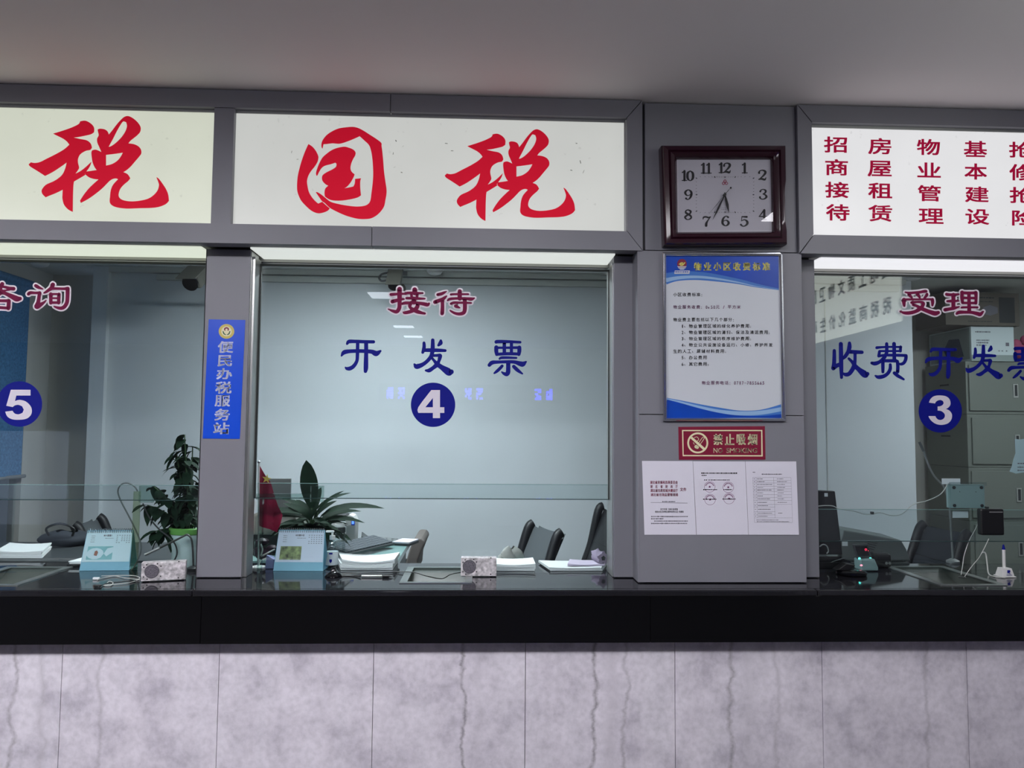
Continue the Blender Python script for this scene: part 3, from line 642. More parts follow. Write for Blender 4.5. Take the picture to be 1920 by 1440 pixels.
number_disc('blue round sticker with a white number 3 on the right window', 1763, 770.5, 40.6, [[(273,490),(290,450),(320,420),(360,405),(420,402),(480,412),(520,440),(537,480),(535,520),(510,552),(480,568),(520,585),(550,620),(557,660),(545,705),(510,742),(460,760),(400,762),(345,745),(300,710),(275,675),(268,655),(352,655),(365,680),(390,700),(420,703),(450,690),(468,662),(465,630),(440,603),(410,590),(380,588),(380,537),(410,535),(440,520),(455,495),(445,470),(415,458),(380,465),(355,485),(350,500)]], 1700, 680, 6.545)
number_disc('blue round sticker with a white number 5 on the left window', 36.5, 757.5, 42.6, [[(70,997),(196,997),(196,1034),(105,1034),(96,1070),(125,1062),(165,1072),(195,1100),(205,1130),(198,1160),(170,1183),(125,1190),(80,1187),(48,1170),(33,1138),(80,1132),(95,1150),(120,1155),(145,1145),(153,1125),(142,1103),(118,1094),(95,1098),(82,1108),(40,1100)]], 0, 440, 3.4286)

# ================================================================== SERVICE COUNTER
ct = thing('service_counter', (0, .3, 0), 'long counter with polished black stone top and pale grey marble front', 'counter')
holes = [(-2.12, -1.865, .10, .47), (-.315, -.05, .145, .47), (1.95, 2.205, .095, .50)]
def slab(x0, x1):
    mb = MB(); hs = [h for h in holes if x0 < h[0] < x1]; x = x0
    for h in hs:
        mb.box(x, h[0], .03, .60, 1.02, TOP); mb.box(h[0], h[1], .03, h[2], 1.02, TOP); mb.box(h[0], h[1], h[3], .60, 1.02, TOP); x = h[1]
    mb.box(x, x1, .03, .60, 1.02, TOP)
    mb.build('top_slab', 'granite', ct)
    MB().box(x0, x1-.0015, -.004, .03, 1.024, TOP).build('top_edge', 'granite', ct, bevel=.007, seg=3)
sx1 = onz(362, 1106, TOP).x; sx2 = onz(1533, 1106, TOP).x
slab(-2.94, sx1); slab(sx1, sx2); slab(sx2, 2.748)
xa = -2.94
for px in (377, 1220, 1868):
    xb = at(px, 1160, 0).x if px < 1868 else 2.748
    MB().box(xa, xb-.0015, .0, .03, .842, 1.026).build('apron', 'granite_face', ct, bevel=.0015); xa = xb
tx = [-1.615*1.0198 + .6*1.0198*i for i in range(-4, 8)]
for i in range(len(tx)-1):
    a_, b_ = max(tx[i], -2.94), min(tx[i+1], 2.748)
    if b_ - a_ > .05: MB().box(a_+.0012, b_-.0012, .06, .08, .001, .842).build('marble_panel', 'marble', ct)
MB().box(-2.94, 2.748, .081, .14, 0, .84).box(-2.94, 2.748, .5, .56, 0, 1.019).build('carcass', 'darkmetal', ct)
for (hx0, hx1, hy0, hy1), lb in zip(holes, ('brushed steel deal tray let into the counter under the left window', 'brushed steel deal tray let into the counter under the middle window', 'brushed steel deal tray let into the counter under the right window')):
    t = thing('deal_tray', ((hx0+hx1)/2, (hy0+hy1)/2, TOP), lb, 'tray')
    e = .018
    MB().box(hx0-e, hx1+e, hy0-e, hy0+.004, TOP+.0005, TOP+.004).box(hx0-e, hx1+e, hy1-.004, hy1+e, TOP+.0005, TOP+.004).box(hx0-e, hx0+.012, hy0, hy1, TOP+.0005, TOP+.004).box(hx1-.012, hx1+e, hy0, hy1, TOP+.0005, TOP+.004).build('rim', 'tray', t)
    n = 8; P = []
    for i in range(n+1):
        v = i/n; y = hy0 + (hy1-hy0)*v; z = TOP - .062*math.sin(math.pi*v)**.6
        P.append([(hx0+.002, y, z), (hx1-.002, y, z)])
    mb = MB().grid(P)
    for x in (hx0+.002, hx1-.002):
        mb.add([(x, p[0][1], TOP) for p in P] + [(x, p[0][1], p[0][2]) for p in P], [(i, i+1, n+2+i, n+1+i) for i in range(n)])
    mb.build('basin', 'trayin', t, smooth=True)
# ================================================================== LAMPS
def ceiling_lamp(x, y, lx, ly, m, label, z=CEIL, group=None):
    t = thing('ceiling_light', (x, y, z-.05), label, 'ceiling light', group)
    MB().box(x-lx/2-.015, x+lx/2+.015, y-ly/2-.015, y+ly/2+.015, z-.035, z-.001).build('housing', 'white_plastic', t, bevel=.004)
    MB().box(x-lx/2, x+lx/2, y-ly/2, y+ly/2, z-.042, z-.036).build('diffuser', m, t)
ceiling_lamp(2.1, -1.35, .5, .5, 'lamp_near', 'square ceiling light nearest the clock column')
for x, y, lb in ((-3.5, -2.35, 'added large ceiling light over the left of the lobby'), (-1.8, -2.4, 'added large ceiling light left of the lobby centre'), (.1, -2.4, 'added large ceiling light right of the lobby centre'), (-5.3, -2.5, 'added large ceiling light at the far left of the lobby')):
    ceiling_lamp(x, y, .75, .5, 'lamp', lb)  # unseen lamps added to brighten the marble counter front
for x, y, lx, ly, lb in ((-1.08, -4.15, .22, .34, 'small oblong ceiling light nearest the counter'), (-1.08, -6.55, .27, .2, 'small ceiling light in the middle of the far row'), (-1.05, -7.65, .27, .2, 'small ceiling light at the back of the far row')):
    ceiling_lamp(x, y, lx, ly, 'lamp_far', lb, CEIL)
ceiling_lamp(6.1, -7.6, .09, 2.6, 'lamp_tube', 'long tube light running down the right side of the lobby')
ceiling_lamp(-.75, 1.35, .9, .3, 'lamp_office', 'office ceiling light over the middle desk', OC)
ceiling_lamp(4.3, 1.7, .9, .3, 'lamp_office_dim', 'added unseen office ceiling light behind the right window', OC)  # unseen lamp added to lift the cabinets more than the wall

# wing sign on the side wall, seen only as a mirror image in the right window
wt = thing('illuminated_sign', (2.74, -1.4, 2.45), 'backlit sign on the side wing with two rows of red characters', 'sign')
MB().box(2.725, 2.745, -2.85, -1.04, 2.42, 3.05).build('light_panel', 'lb_wing', wt)
for i, (a_, b_) in enumerate(zip('国地工质文物卫民', '税税商监化价生政')):
    y = -1.18 - i*.158
    for ch, zc in ((a_, 2.79), (b_, 2.545)):
        mb = MB(); glyph(mb, ch, y+.056, -(zc+.058), y-.056, -(zc-.058), 0, off=.03, fn=lambda u, v: Vector((2.7235, u, -v))); mb.build('character', 'crimson_plain', wt)
# LED ticker boards on the far lobby wall
for cx, cz, lb in ((-.2, 2.32, 'blue scrolling character board on the far lobby wall'), (6.6, 2.32, 'second blue character board, at the right of the far lobby wall')):
    t = thing('ticker_board', (cx, -9.45, cz), lb, 'display')
    MB().box(cx-1.6, cx+1.6, -9.49, -9.44, cz-.16, cz+.16).build('case', 'black', t, bevel=.005)
    for dx in ((-1.35, .02, 1.25) if cx < 3 else (-.3, .3)):
        for q in (-.11, .09):
            mb = MB()
            for r_ in range(5):
                for c_ in range(4):
                    if R.random() < .7: mb.box(cx+dx+q+c_*.028, cx+dx+q+c_*.028+.022, -9.439, -9.436, cz-.1+r_*.04, cz-.1+r_*.04+.03)
            mb.build('character', 'led_blue', t)

# ================================================================== ON THE COLUMN
# ---- clock
YC = .138
def clk(): 
    c = at(1360, 365, YC-.05)
    return thing('wall_clock', c, 'square maroon wall clock with a pale dial and a broken right edge', 'clock')
t = clk()
f0 = YC-.062
def px(x, y, Y=f0): p = at(x, y, Y); return (p.x, p.z)
o_ = [px(1241, 271), px(1475, 271), px(1478, 457), px(1247, 458)]
i_ = [px(1272, 294), px(1450, 294), px(1453, 431), px(1274, 432)]
# moulded frame: rings from the outer back edge up and down to the dial opening; right edge is chipped
def lerp(a, b, u): return (a[0]+(b[0]-a[0])*u, a[1]+(b[1]-a[1])*u)
prof = [(0, YC-.001), (0, f0+.022), (.03, f0+.008), (.12, f0), (.40, f0+.004), (.48, f0+.011), (.56, f0+.004), (.80, f0+.010), (.88, f0+.018), (1, f0+.028), (1, YC-.008)]
mb = MB(); nseg = 14; rows = []
for u, Y in prof:
    row = []
    for sd in range(4):
        for j in range(nseg):
            v = j/nseg
            A = lerp(o_[sd], o_[(sd+1) % 4], v); B = lerp(i_[sd], i_[(sd+1) % 4], v); p = lerp(A, B, u)
            if sd == 1 and .40 < v < .80 and u < .2:
                p = (p[0] - (.004 + .010*abs(math.sin(v*23)))*(1-u*5), p[1])
            row.append((p[0], Y, p[1]))
    row.append(row[0]); rows.append(row)
mb.grid(rows).build('frame', 'clockwood', t, smooth=True)
YD = f0+.034
mb = MB(); quad(mb, [(1268, 290), (1455, 290), (1458, 436), (1270, 436)], YD); dial = mb.build('dial', 'clockface', t)
def z4(x, y): return (1200+x/4.8, 180+y/4.8)
NUM = {'1': [[(-14, -30, 10), (2, -42, 6)], [(4, -42, 17), (4, 40, 17)], [(-16, 42, 7), (24, 42, 7)]],
 '2': [[(-26, -20, 16), (-22, -36, 9), (0, -44, 9), (20, -34, 17), (22, -18, 18), (6, 6, 13), (-14, 26, 8), (-28, 40, 5)], [(-28, 38, 9), (-5, 34, 15), (18, 40, 15), (28, 22, 5)]],
 '3': [[(-22, -26, 15), (-14, -40, 8), (4, -44, 8), (20, -32, 15), (16, -14, 12), (-2, -3, 6)], [(-2, -3, 6), (18, 6, 12), (26, 22, 17), (14, 38, 11), (-6, 44, 8), (-24, 34, 10), (-24, 26, 15)]],
 '4': [[(10, -44, 12), (-28, 14, 6)], [(-30, 16, 8), (30, 16, 8)], [(10, -40, 17), (10, 42, 17)], [(-8, 43, 6), (28, 43, 6)]],
 '5': [[(-18, -42, 8), (20, -40, 14)], [(-18, -42, 6), (-22, -6, 5)], [(-22, -4, 6), (2, -14, 9), (22, 0, 16), (24, 20, 18), (10, 38, 11), (-10, 44, 8), (-26, 30, 15)]],
 '6': [[(20, -34, 15), (4, -44, 7), (-16, -26, 14), (-24, 4, 18), (-20, 28, 16), (0, 43, 8), (18, 32, 15), (24, 14, 17), (12, -4, 11), (-2, -6, 6), (-16, 2, 6)]],
 '7': [[(-30, -18, 5), (-26, -36, 12), (-6, -40, 13), (12, -34, 12), (28, -42, 6)], [(28, -40, 6), (8, -8, 10), (-4, 18, 18), (-6, 38, 20)]],
 '8': [[(0, -44, 8), (20, -30, 15), (14, -10, 12), (-6, 4, 13), (-24, 22, 15), (-14, 40, 10), (2, 44, 7), (22, 32, 12), (22, 14, 14), (4, -2, 15), (-18, -18, 15), (-16, -36, 10), (0, -44, 8)]],
 '9': [[(-18, 34, 15), (-4, 44, 7), (14, 28, 14), (24, -2, 18), (20, -28, 16), (0, -43, 8), (-20, -30, 15), (-24, -14, 17), (-14, 4, 11), (2, 7, 6), (16, -2, 6)]],
 '0': [[(0, -44, 7), (20, -26, 17), (24, 0, 19), (20, 26, 17), (0, 44, 7), (-20, 26, 17), (-24, 0, 19), (-20, -26, 17), (0, -44, 7)]]}
for s_, cx, cy in (('11', 592, 652), ('12', 762, 648), ('1', 938, 650), ('2', 1102, 712), ('3', 1108, 885), ('4', 1107, 1068), ('5', 938, 1128), ('6', 770, 1125), ('7', 602, 1128), ('8', 433, 1068), ('9', 435, 888), ('10', 430, 718)):
    offs = [0] if len(s_) == 1 else ([-24, 24] if s_ == '11' else [-34, 22])
    nm = MB()
    for d_, ch in zip(offs, s_):
        k_ = .92 if len(s_) == 2 else 1.0
        st = [[(x*1.15*k_, y, wd*1.2) for x, y, wd in q] for q in NUM[ch]]
        strokes_mesh(nm, st, 1200+(cx+d_)/4.8, 180+cy/4.8, 4.8, YD-.001)
    nm.build('numeral', 'ink', dial)
mb = MB()
def tick(x, y, dx, dy, wd):
    x, y = z4(x, y); l = math.hypot(dx, dy); nx, ny = -dy/l*wd/2, dx/l*wd/2
    quad(mb, [(x+nx, y+ny), (x-nx, y-ny), (x+dx-nx, y+dy-ny), (x+dx+nx, y+dy+ny)], YD-.0012)
for i in range(60):
    a = math.radians(i*6); sx_, sy_ = math.sin(a), -math.cos(a)
    hw, hh = 263, 165
    q = min(hw/abs(sx_) if abs(sx_) > 1e-6 else 1e9, hh/abs(sy_) if abs(sy_) > 1e-6 else 1e9)
    l = 3.0 if i % 5 == 0 else 2.2
    tick(765+sx_*q, 888+sy_*q, -sx_*l, -sy_*l, 1.6 if i % 5 == 0 else .5)
mb.build('minute_track', 'ink', dial)
mb = MB()
for dx, dy in ((0, -9), (-13, 11), (13, 11)):
    x, y = z4(765+dx, 775+dy); ring(mb, x, y, 1.6, 2.9, YD-.0012, 16)
mb.build('emblem', 'redink', dial)
mb = MB(); x, y = z4(755, 1012); dashes(mb, x-5, x+5, y-1, 1.0, YD-.0012, wmin=.8, wmax=1.6); dashes(mb, x-5, x+5, y+2, 1.6, YD-.0012, wmin=.8, wmax=1.6); mb.build('maker_mark', 'greyink', dial)
cxx, cyy = z4(765, 886)
def hand(nm_, px1, py1, wd, back, Y, tw=.4):
    mb = MB(); x1, y1 = z4(px1, py1); dx, dy = x1-cxx, y1-cyy; l = math.hypot(dx, dy); ux, uy = dx/l, dy/l; nx, ny = -uy, ux
    pr = [(-back, tw), (0, tw), (l*.25, wd*.75), (l*.55, wd), (l*.8, wd*.5), (l, .3)]
    L_ = [(cxx+ux*a+nx*b/2, cyy+uy*a+ny*b/2) for a, b in pr] + [(cxx+ux*a-nx*b/2, cyy+uy*a-ny*b/2) for a, b in reversed(pr)]
    poly_mesh(mb, [L_], lambda x, y: at(x, y, Y), .001); return mb.build(nm_, 'ink', t)
hand('hour_hand', 802, 1052, 5.2, 4, YD-.006, 1.5); hand('minute_hand', 655, 1112, 3.6, 4, YD-.009, 1.5); hand('second_hand', 622, 1060, .8, 1, YD-.012)
hand('second_hand_tail', 817, 824, 1.0, 1, YD-.012)
mb = MB(); p = at(cxx, cyy, YD-.014); mb.cyl((p.x, p.y, p.z), (p.x, YD, p.z), .006, seg=16); mb.build('hub', 'black', t, smooth=True); q = at(*z4(817, 826), YD-.012); MB().ball((q.x, q.y, q.z), .004).build('second_hand_weight', 'black', t, smooth=True)
YGc = f0+.024
mb = MB(); quad(mb, [(1271, 293), (1451, 293), (1454, 432), (1273, 433)], YGc); mb.build('glass_cover', 'clockglass', t)

# ---- framed tariff poster
YP = .13
def zp(x, y): return (1200+x/4.2344, 460+y/4.2344)
p = at(1356, 632, YP-.01)
t = thing('framed_poster', p, 'silver-framed blue and white price notice under the clock', 'poster')
out_ = [zp(170, 62), zp(1125, 58), zp(1150, 1395), zp(180, 1395)]
inn_ = [zp(204, 88), zp(1098, 88), zp(1121, 1370), zp(210, 1370)]
mb = MB(); rows = []
for u, Y in [(0, YP-.001), (0, YP-.014), (.25, YP-.019), (.5, YP-.012), (.75, YP-.017), (1, YP-.012), (1, YP-.004)]:
    row = []
    for j in range(4):
        a_ = at(*out_[j], YP); b_ = at(*inn_[j], YP); row.append((a_.x+(b_.x-a_.x)*u, Y, a_.z+(b_.z-a_.z)*u))
    row.append(row[0]); rows.append(row)
mb.grid(rows).build('frame', 'chrome', t)
YQ = YP-.006
sh = MB(); quad(sh, [zp(196, 80), zp(1104, 80), zp(1128, 1378), zp(204, 1378)], YQ); sheet = sh.build('printed_sheet', 'poster_white', t)
def wave(pts_top, pts_bot, m, d):
    a_ = smooth_pts(pts_top, 6); b_ = smooth_pts(pts_bot, 6); mb = MB()
    L_ = [zp(*q) for q in a_] + [zp(*q) for q in reversed(b_)]
    poly_mesh(mb, [L_], lambda x, y: at(x, y, YQ-d)); mb.build('print', m, sheet)
top = [(200, 80), (650, 80), (1100, 80)]
wave(top, [(200, 315), (290, 285), (420, 275), (560, 283), (760, 305), (930, 335), (1102, 356)], 'poster_mid', .0003)
wave([(200, 262), (300, 245), (430, 240), (560, 250), (760, 285), (930, 325), (1102, 352)], [(200, 296), (300, 272), (420, 262), (560, 268), (760, 296), (930, 330), (1102, 354)], 'poster_light', .0006)
wave(top, [(200, 222), (330, 205), (470, 210), (600, 228), (800, 270), (960, 312), (1102, 342)], 'poster_blue', .0009)
wave([(208, 1210), (330, 1232), (480, 1262), (640, 1290), (800, 1312), (960, 1305), (1120, 1262)], [(208, 1378), (660, 1378), (1124, 1378)], 'poster_mid', .0003)
wave([(208, 1214), (330, 1240), (480, 1276), (640, 1306), (800, 1318), (960, 1312), (1120, 1285)], [(208, 1222), (330, 1256), (480, 1300), (640, 1336), (800, 1350), (960, 1345), (1120, 1318)], 'poster_light', .0006)
wave([(208, 1222), (330, 1254), (480, 1296), (640, 1332), (800, 1352), (960, 1354), (1122, 1340)], [(208, 1378), (660, 1378), (1124, 1378)], 'poster_blue', .0009)
def ptext(s_, x0, y0, x1, y1, m, off=.0, d=.0014, fs=None):
    mb = MB(); a_ = zp(x0, y0); b_ = zp(x1, y1); glyph(mb, s_, a_[0], a_[1], b_[0], b_[1], YQ-d, off); return mb
mb = MB()
for i, ch in enumerate('物业小区收费标准'):
    x0 = 428 + i*77.8; a_ = zp(x0, 136); b_ = zp(x0+60, 200); glyph(mb, ch, *a_, *b_, YQ-.0014, off=.04)
mb.build('title', 'yellow', sheet)
def line(s_, x0, y, m, pitch=36.4, h=29, off=.012, mb=None):
    mb = mb or MB(); x = x0
    for ch in s_:
        if ch == ' ': x += pitch*.5; continue
        half = ch in '0123456789./-'; wd = pitch*(.56 if half else 1)
        if ch in '：；、。.': a_ = zp(x+3, y+h*.45); b_ = zp(x+10, y+h); 
        elif ch == '-': a_ = zp(x+2, y+h*.5); b_ = zp(x+wd-2, y+h*.58)
        elif ch == '1': a_ = zp(x+6, y+h*.1); b_ = zp(x+13, y+h)
        elif half: a_ = zp(x+3, y+h*.1); b_ = zp(x+wd-4, y+h)
        else: a_ = zp(x+2, y); b_ = zp(x+wd-5, y+h)
        glyph(mb, ch, *a_, *b_, YQ-.0014, off=off)
        x += wd
    return mb
body = MB()
line('小区收费标准：', 262, 376, 'ink', mb=body, pitch=37)
line('物业费主要包括以下几个部分：', 262, 575, 'ink', mb=body)
for i, s_ in enumerate(('1、物业管理区域的绿化养护费用；', '2、物业管理区域的清扫、保洁及清运费用；', '3、物业管理区域的秩序维护费用；', '4、物业公共设施设备运行、小修、养护所发')):
    line(s_, 328, 626+50*i, 'ink', mb=body, pitch=37.3)
line('生的人工、原辅材料费用；', 262, 826, 'ink', mb=body, pitch=37.3)
line('5、办公费用', 328, 876, 'ink', mb=body, pitch=37.3); line('6、其它费用。', 328, 928, 'ink', mb=body, pitch=37.3)
body.build('text', 'ink', sheet)
line('物业服务收费：0.50元 / 平方米', 262, 475, 'p', pitch=36.6).build('text', 'purpleink', sheet); line('物业服务电话：0717-7855665', 488, 1077, 'p', pitch=36.6).build('text', 'purpleink', sheet)
# company mark: red disc with a gold squiggle over a striped half bowl
mb = MB(); a_ = zp(333, 146); disc(mb, *a_, 38/4.2344, YQ-.0012, 32); mb.build('logo', 'signred', sheet)
mb = MB()
for y0, wd in ((166, 74), (176, 62), (186, 40)):
    a_, b_ = zp(333-wd/2, y0), zp(333+wd/2, y0+7); quad(mb, [a_, (b_[0], a_[1]), (b_[0]-1, b_[1]), (a_[0]+1, b_[1])], YQ-.0016)
a_, b_ = zp(272, 200), zp(396, 226); quad(mb, [(a_[0]+1, a_[1]), (b_[0], a_[1]), (b_[0]-1, b_[1]), a_[:1]+(b_[1],)], YQ-.0016)
mb.build('logo_bowl', 'poster_white', sheet)
mb = MB(); strokes_mesh(mb, [[(312, 150, 8), (330, 138, 9), (322, 158, 8), (340, 156, 7)], [(340, 138, 8), (338, 158, 7), (356, 138, 8)]], 1200, 460, 4.2344, YQ-.002); mb.build('logo_mark', 'yellow', sheet)
mb = MB(); a_ = zp(278, 213); dashes(mb, a_[0], a_[0]+26, a_[1]-.5, 2.6, YQ-.002, wmin=1.5, wmax=3); mb.build('logo_caption', 'poster_blue', sheet)

# ---- no smoking sign
YN = .1285
def zn(x, y): return (1200+x/6.0, 780+y/6.0)
p = at(1353, 830, YN)
t = thing('no_smoking_sign', p, 'dark red no smoking plate below the framed notice', 'sign')
a_ = [at(*zn(*q), YN) for q in ((432, 122), (1405, 114), (1412, 490), (438, 492))]
MB().hexa(a_, [v+Vector((0, .0012, 0)) for v in a_]).build('plate', 'signred', t)
mb = MB(); poly_mesh(mb, [[zn(473, 157), zn(1376, 157), zn(1381, 455), zn(480, 452)], [zn(487, 170), zn(1363, 170), zn(1366, 441), zn(491, 438)]], lambda x, y: at(x, y, YN-.0004)); mb.build('border', 'cream', t)
mb = MB(); x, y = zn(650, 303); ring(mb, x, y, 98/6, 118/6, YN-.0004, 48); q1 = [zn(567, 250), zn(585, 232), zn(735, 365), zn(718, 388)]; quad(mb, q1, YN-.0006)
mb.build('ban_ring', 'cream', t)
mb = MB(); strokes_mesh(mb, [[(632, 345, 40), (645, 352, 36)], [(655, 310, 5), (705, 240, 5), (722, 252, 5), (672, 325, 5)], [(610, 245, 5), (640, 235, 6), (660, 262, 5), (640, 285, 4)], [(600, 300, 5), (612, 320, 6)]], 1200, 780, 6, YN-.0008); mb.build('cigarette', 'cream', t)
mb = MB()
for ch, x0, x1 in (('禁', 826, 932), ('止', 955, 1062), ('吸', 1086, 1192), ('烟', 1212, 1320)): glyph(mb, ch, *zn(x0, 202), *zn(x1, 326), YN-.0005, off=.03)
for wd, x0, x1 in (('NO', 826, 930), ('SMOKING', 972, 1318)): glyph(mb, wd, *zn(x0, 360), *zn(x1, 416), YN-.0005, off=.015)
mb.build('lettering', 'cream', t)

# ---- three printed sheets taped side by side
def sheet_thing(cs, label, lift):
    YA = .1285-lift
    p = at(*zn(*cs[0]), YA); t = thing('notice_sheet', p, label, 'paper', 'A4 notices under the no smoking sign' if False else None)
    # gently bowed paper: grid between the four corners
    n = 8; P = []
    for j in range(n+1):
        v = j/n; row = []
        for i in range(n+1):
            u = i/n
            x = (cs[0][0]*(1-u)+cs[1][0]*u)*(1-v) + (cs[3][0]*(1-u)+cs[2][0]*u)*v; y = (cs[0][1]*(1-u)+cs[1][1]*u)*(1-v) + (cs[3][1]*(1-u)+cs[2][1]*u)*v
            row.append(at(*zn(x, y), YA - .0006*math.sin(math.pi*u)*v))
        P.append(row)
    MB().grid(P).build('page', 'paper', t)
    return t, YA-.0014
t, YA = sheet_thing([(22, 505), (592, 507), (632, 1336), (50, 1336)], 'leftmost printed notice sheet with red heading lines', 0)
f = lambda x, y: at(*zn(x, y), YA)
mb = MB(); glyph(mb, '湖北省发展和改革委员会', 113, 728, 425, 764, YA, .012, f); glyph(mb, '湖北省住房和城乡建设厅', 117, 820, 425, 856, YA, .012, f); glyph(mb, '湖北省市场监督管理局', 120, 868, 428, 902, YA, .012, f)
for i, ch in enumerate('湖北省财政厅'): glyph(mb, ch, 115+i*57, 776, 140+i*57, 811, YA, .012, f)
glyph(mb, '文件', 450, 806, 522, 846, YA, .012, f); mb.build('heading', 'redink', t)
mb = MB(); glyph(mb, '关于印发《湖北省城镇', 228, 1037, 425, 1060, YA, .01, f); glyph(mb, '老旧小区住房物业服务收费办法》的通知', 168, 1066, 490, 1088, YA, .01, f); mb.build('title', 'ink', t)
mb = MB(); quad(mb, [(120, 972), (535, 978), (535, 981), (120, 975)], fn=f); dashes(mb, 250, 395, 963, 12, YA, f, 6, 14, 5)
for y, x0, x1 in ((1131, 125, 540), (1156, 125, 265), (1182, 160, 540), (1209, 125, 530)): dashes(mb, x0, x1, y, 15, YA, f, 7, 16, 6)
mb.build('small_print', 'greyink', t)
t, YA2 = sheet_thing([(596, 509), (1182, 511), (1218, 1336), (638, 1336)], 'middle printed notice sheet with four round seals', .0006)
f = lambda x, y: at(*zn(x, y), YA2)
mb = MB(); dashes(mb, 690, 1095, 643, 15, YA2, f, 7, 16, 6); dashes(mb, 690, 750, 668, 13, YA2, f, 7, 16, 6); dashes(mb, 720, 755, 720, 12, YA2, f, 6, 12, 6); dashes(mb, 768, 1015, 720, 12, YA2, f, 6, 12, 6)
for x0, x1, y in ((712, 872, 828), (940, 1040, 828), (710, 862, 936), (930, 1075, 934)): dashes(mb, x0, x1, y, 14, YA2, f, 8, 14, 6)
mb.build('small_print', 'ink', t)
for cx, cy in ((784, 797), (993, 802), (788, 940), (1001, 929)):
    mb = MB(); ring(mb, cx, cy, 59, 62, YA2, 36, f); star(mb, cx, cy, 17, YA2, 0, f)
    for q in range(9):
        a = math.radians(200+q*17.5); ring(mb, cx+46*math.cos(a), cy+46*math.sin(a), 3, 7, YA2, 6, f)
    mb.build('round_seal', 'purpleink', t)
t, YA3 = sheet_thing([(1186, 511), (1757, 511), (1788, 1336), (1222, 1336)], 'rightmost printed notice sheet with a ruled table', .0012)
f = lambda x, y: at(*zn(x, y), YA3)
mb = MB(); dashes(mb, 1370, 1598, 655, 13, YA3, f, 7, 14, 5); dashes(mb, 1268, 1296, 633, 10, YA3, f, 6, 10, 4)
ys = [690, 725, 752, 788, 820, 846, 884, 916, 950, 994, 1024, 1076, 1110, 1145, 1196]
lw = 1.6
for y in ys:
    dx = (y-690)*.036; x1 = (1515+dx*.4) if 1000 < y < 1140 else (1697+dx); quad(mb, [(1268+dx, y), (x1, y), (x1, y+lw), (1268+dx, y+lw)], fn=f)
for x, y1 in ((1268, 1196), (1305, 1145), (1502, 1145), (1697, 1196)):
    dx = (y1-690)*.036; quad(mb, [(x, 690), (x+lw, 690), (x+dx+lw, y1), (x+dx, y1)], fn=f)
for i in range(len(ys)-2):
    y = (ys[i]+ys[i+1])/2; dx = (y-690)*.036; dashes(mb, 1280+dx, 1292+dx, y, 8, YA3, f, 5, 9, 4); x1 = R.uniform(1380, 1490); dashes(mb, 1315+dx, x1, y, 9, YA3, f, 6, 13, 5)
    if i < 9 or i == 11: dashes(mb, 1540+dx, 1540+R.uniform(60, 140), y, 8, YA3, f, 6, 13, 5)
dashes(mb, 1310, 1560, 1170, 8, YA3, f, 6, 13, 5); dashes(mb, 1315, 1680, 1188, 8, YA3, f, 6, 13, 5)
mb.build('table_print', 'greyink', t)

# ---- blue sign on the left pillar
YB_ = .2385
def zb_(x, y): return (375+x/6.0, 590+y/6.0)
p = at(420, 711, YB_)
t = thing('wall_sign', p, 'narrow upright blue sign with a round emblem on the left pillar', 'sign')
a_ = [at(*zb_(*q), YB_) for q in ((98, 52), (510, 60), (447, 1398), (30, 1393))]
MB().hexa(a_, [v+Vector((0, .0012, 0)) for v in a_]).build('board', 'sign_blue', t)
mb = MB()
for ch, x0, y0, x1, y1 in (('便', 200, 298, 375, 430), ('民', 198, 455, 362, 583), ('办', 185, 602, 362, 728), ('税', 173, 752, 357, 888), ('服', 166, 905, 340, 1033), ('务', 162, 1058, 338, 1192), ('站', 150, 1212, 330, 1345)):
    glyph(mb, ch, *zb_(x0, y0), *zb_(x1, y1), YB_-.0004, off=.035, lean=-1.0)
mb.build('lettering', 'sign_text', t)
mb = MB(); x, y = zb_(298, 188); disc(mb, x, y, 14.6, YB_-.0004, 36, ry=13.8); em = mb.build('emblem', 'emblem_gold', t)
mb = MB(); disc(mb, x, y, 9.8, YB_-.0008, 30, ry=9.3); mb.build('emblem_field', 'cream', em)
mb = MB(); strokes_mesh(mb, [[(-18, -14, 13), (-20, -30, 14), (0, -40, 15), (20, -30, 14), (18, -14, 13)]], x, y, 6, YB_-.0012); mb.build('emblem_shield', 'maroon', em)
mb = MB(); strokes_mesh(mb, [[(-38, 2, 12), (-28, 26, 14), (-8, 38, 8)], [(38, 2, 12), (28, 26, 14), (8, 38, 8)]], x, y, 6, YB_-.0012); mb.build('emblem_leaves', 'leaf2', em)
# ================================================================== BEHIND THE GLASS
DZ = TOP     # desks level with the counter
def cable(pts, r, m, name='cable', parent=None, **k):
    return MB().tube(smooth_pts([tuple(p) for p in pts], 6), r, 7).build(name, m, parent, smooth=True, **k)
# ---- desks that carry the things beyond the counter
def desk(label, x0, x1, y0, y1, topm='tealglass'):
    t = thing('office_desk', ((x0+x1)/2, (y0+y1)/2, 0), label, 'desk')
    MB().box(x0, x1, y0, y1, DZ-.03, DZ).build('desktop', topm, t, bevel=.003)
    MB().box(x0+.02, x0+.04, y0+.02, y1-.02, .001, DZ-.031).build('side_panel', 'grey_plastic', t)
    MB().box(x1-.04, x1-.02, y0+.02, y1-.02, .001, DZ-.031).build('side_panel', 'grey_plastic', t)
    return t
dR = at(770, 1015, 1.24).x
desk('glass-topped office desk behind the left part of the middle window', -1.15, -.40, .66, 1.30)
desk('dark office desk behind the right window carrying the printer', 1.55, 2.12, .615, 1.35, 'dgrey_plastic')
desk('office desk behind the left window beside the potted plant', -2.9, -1.20, .66, 1.25, 'dgrey_plastic')

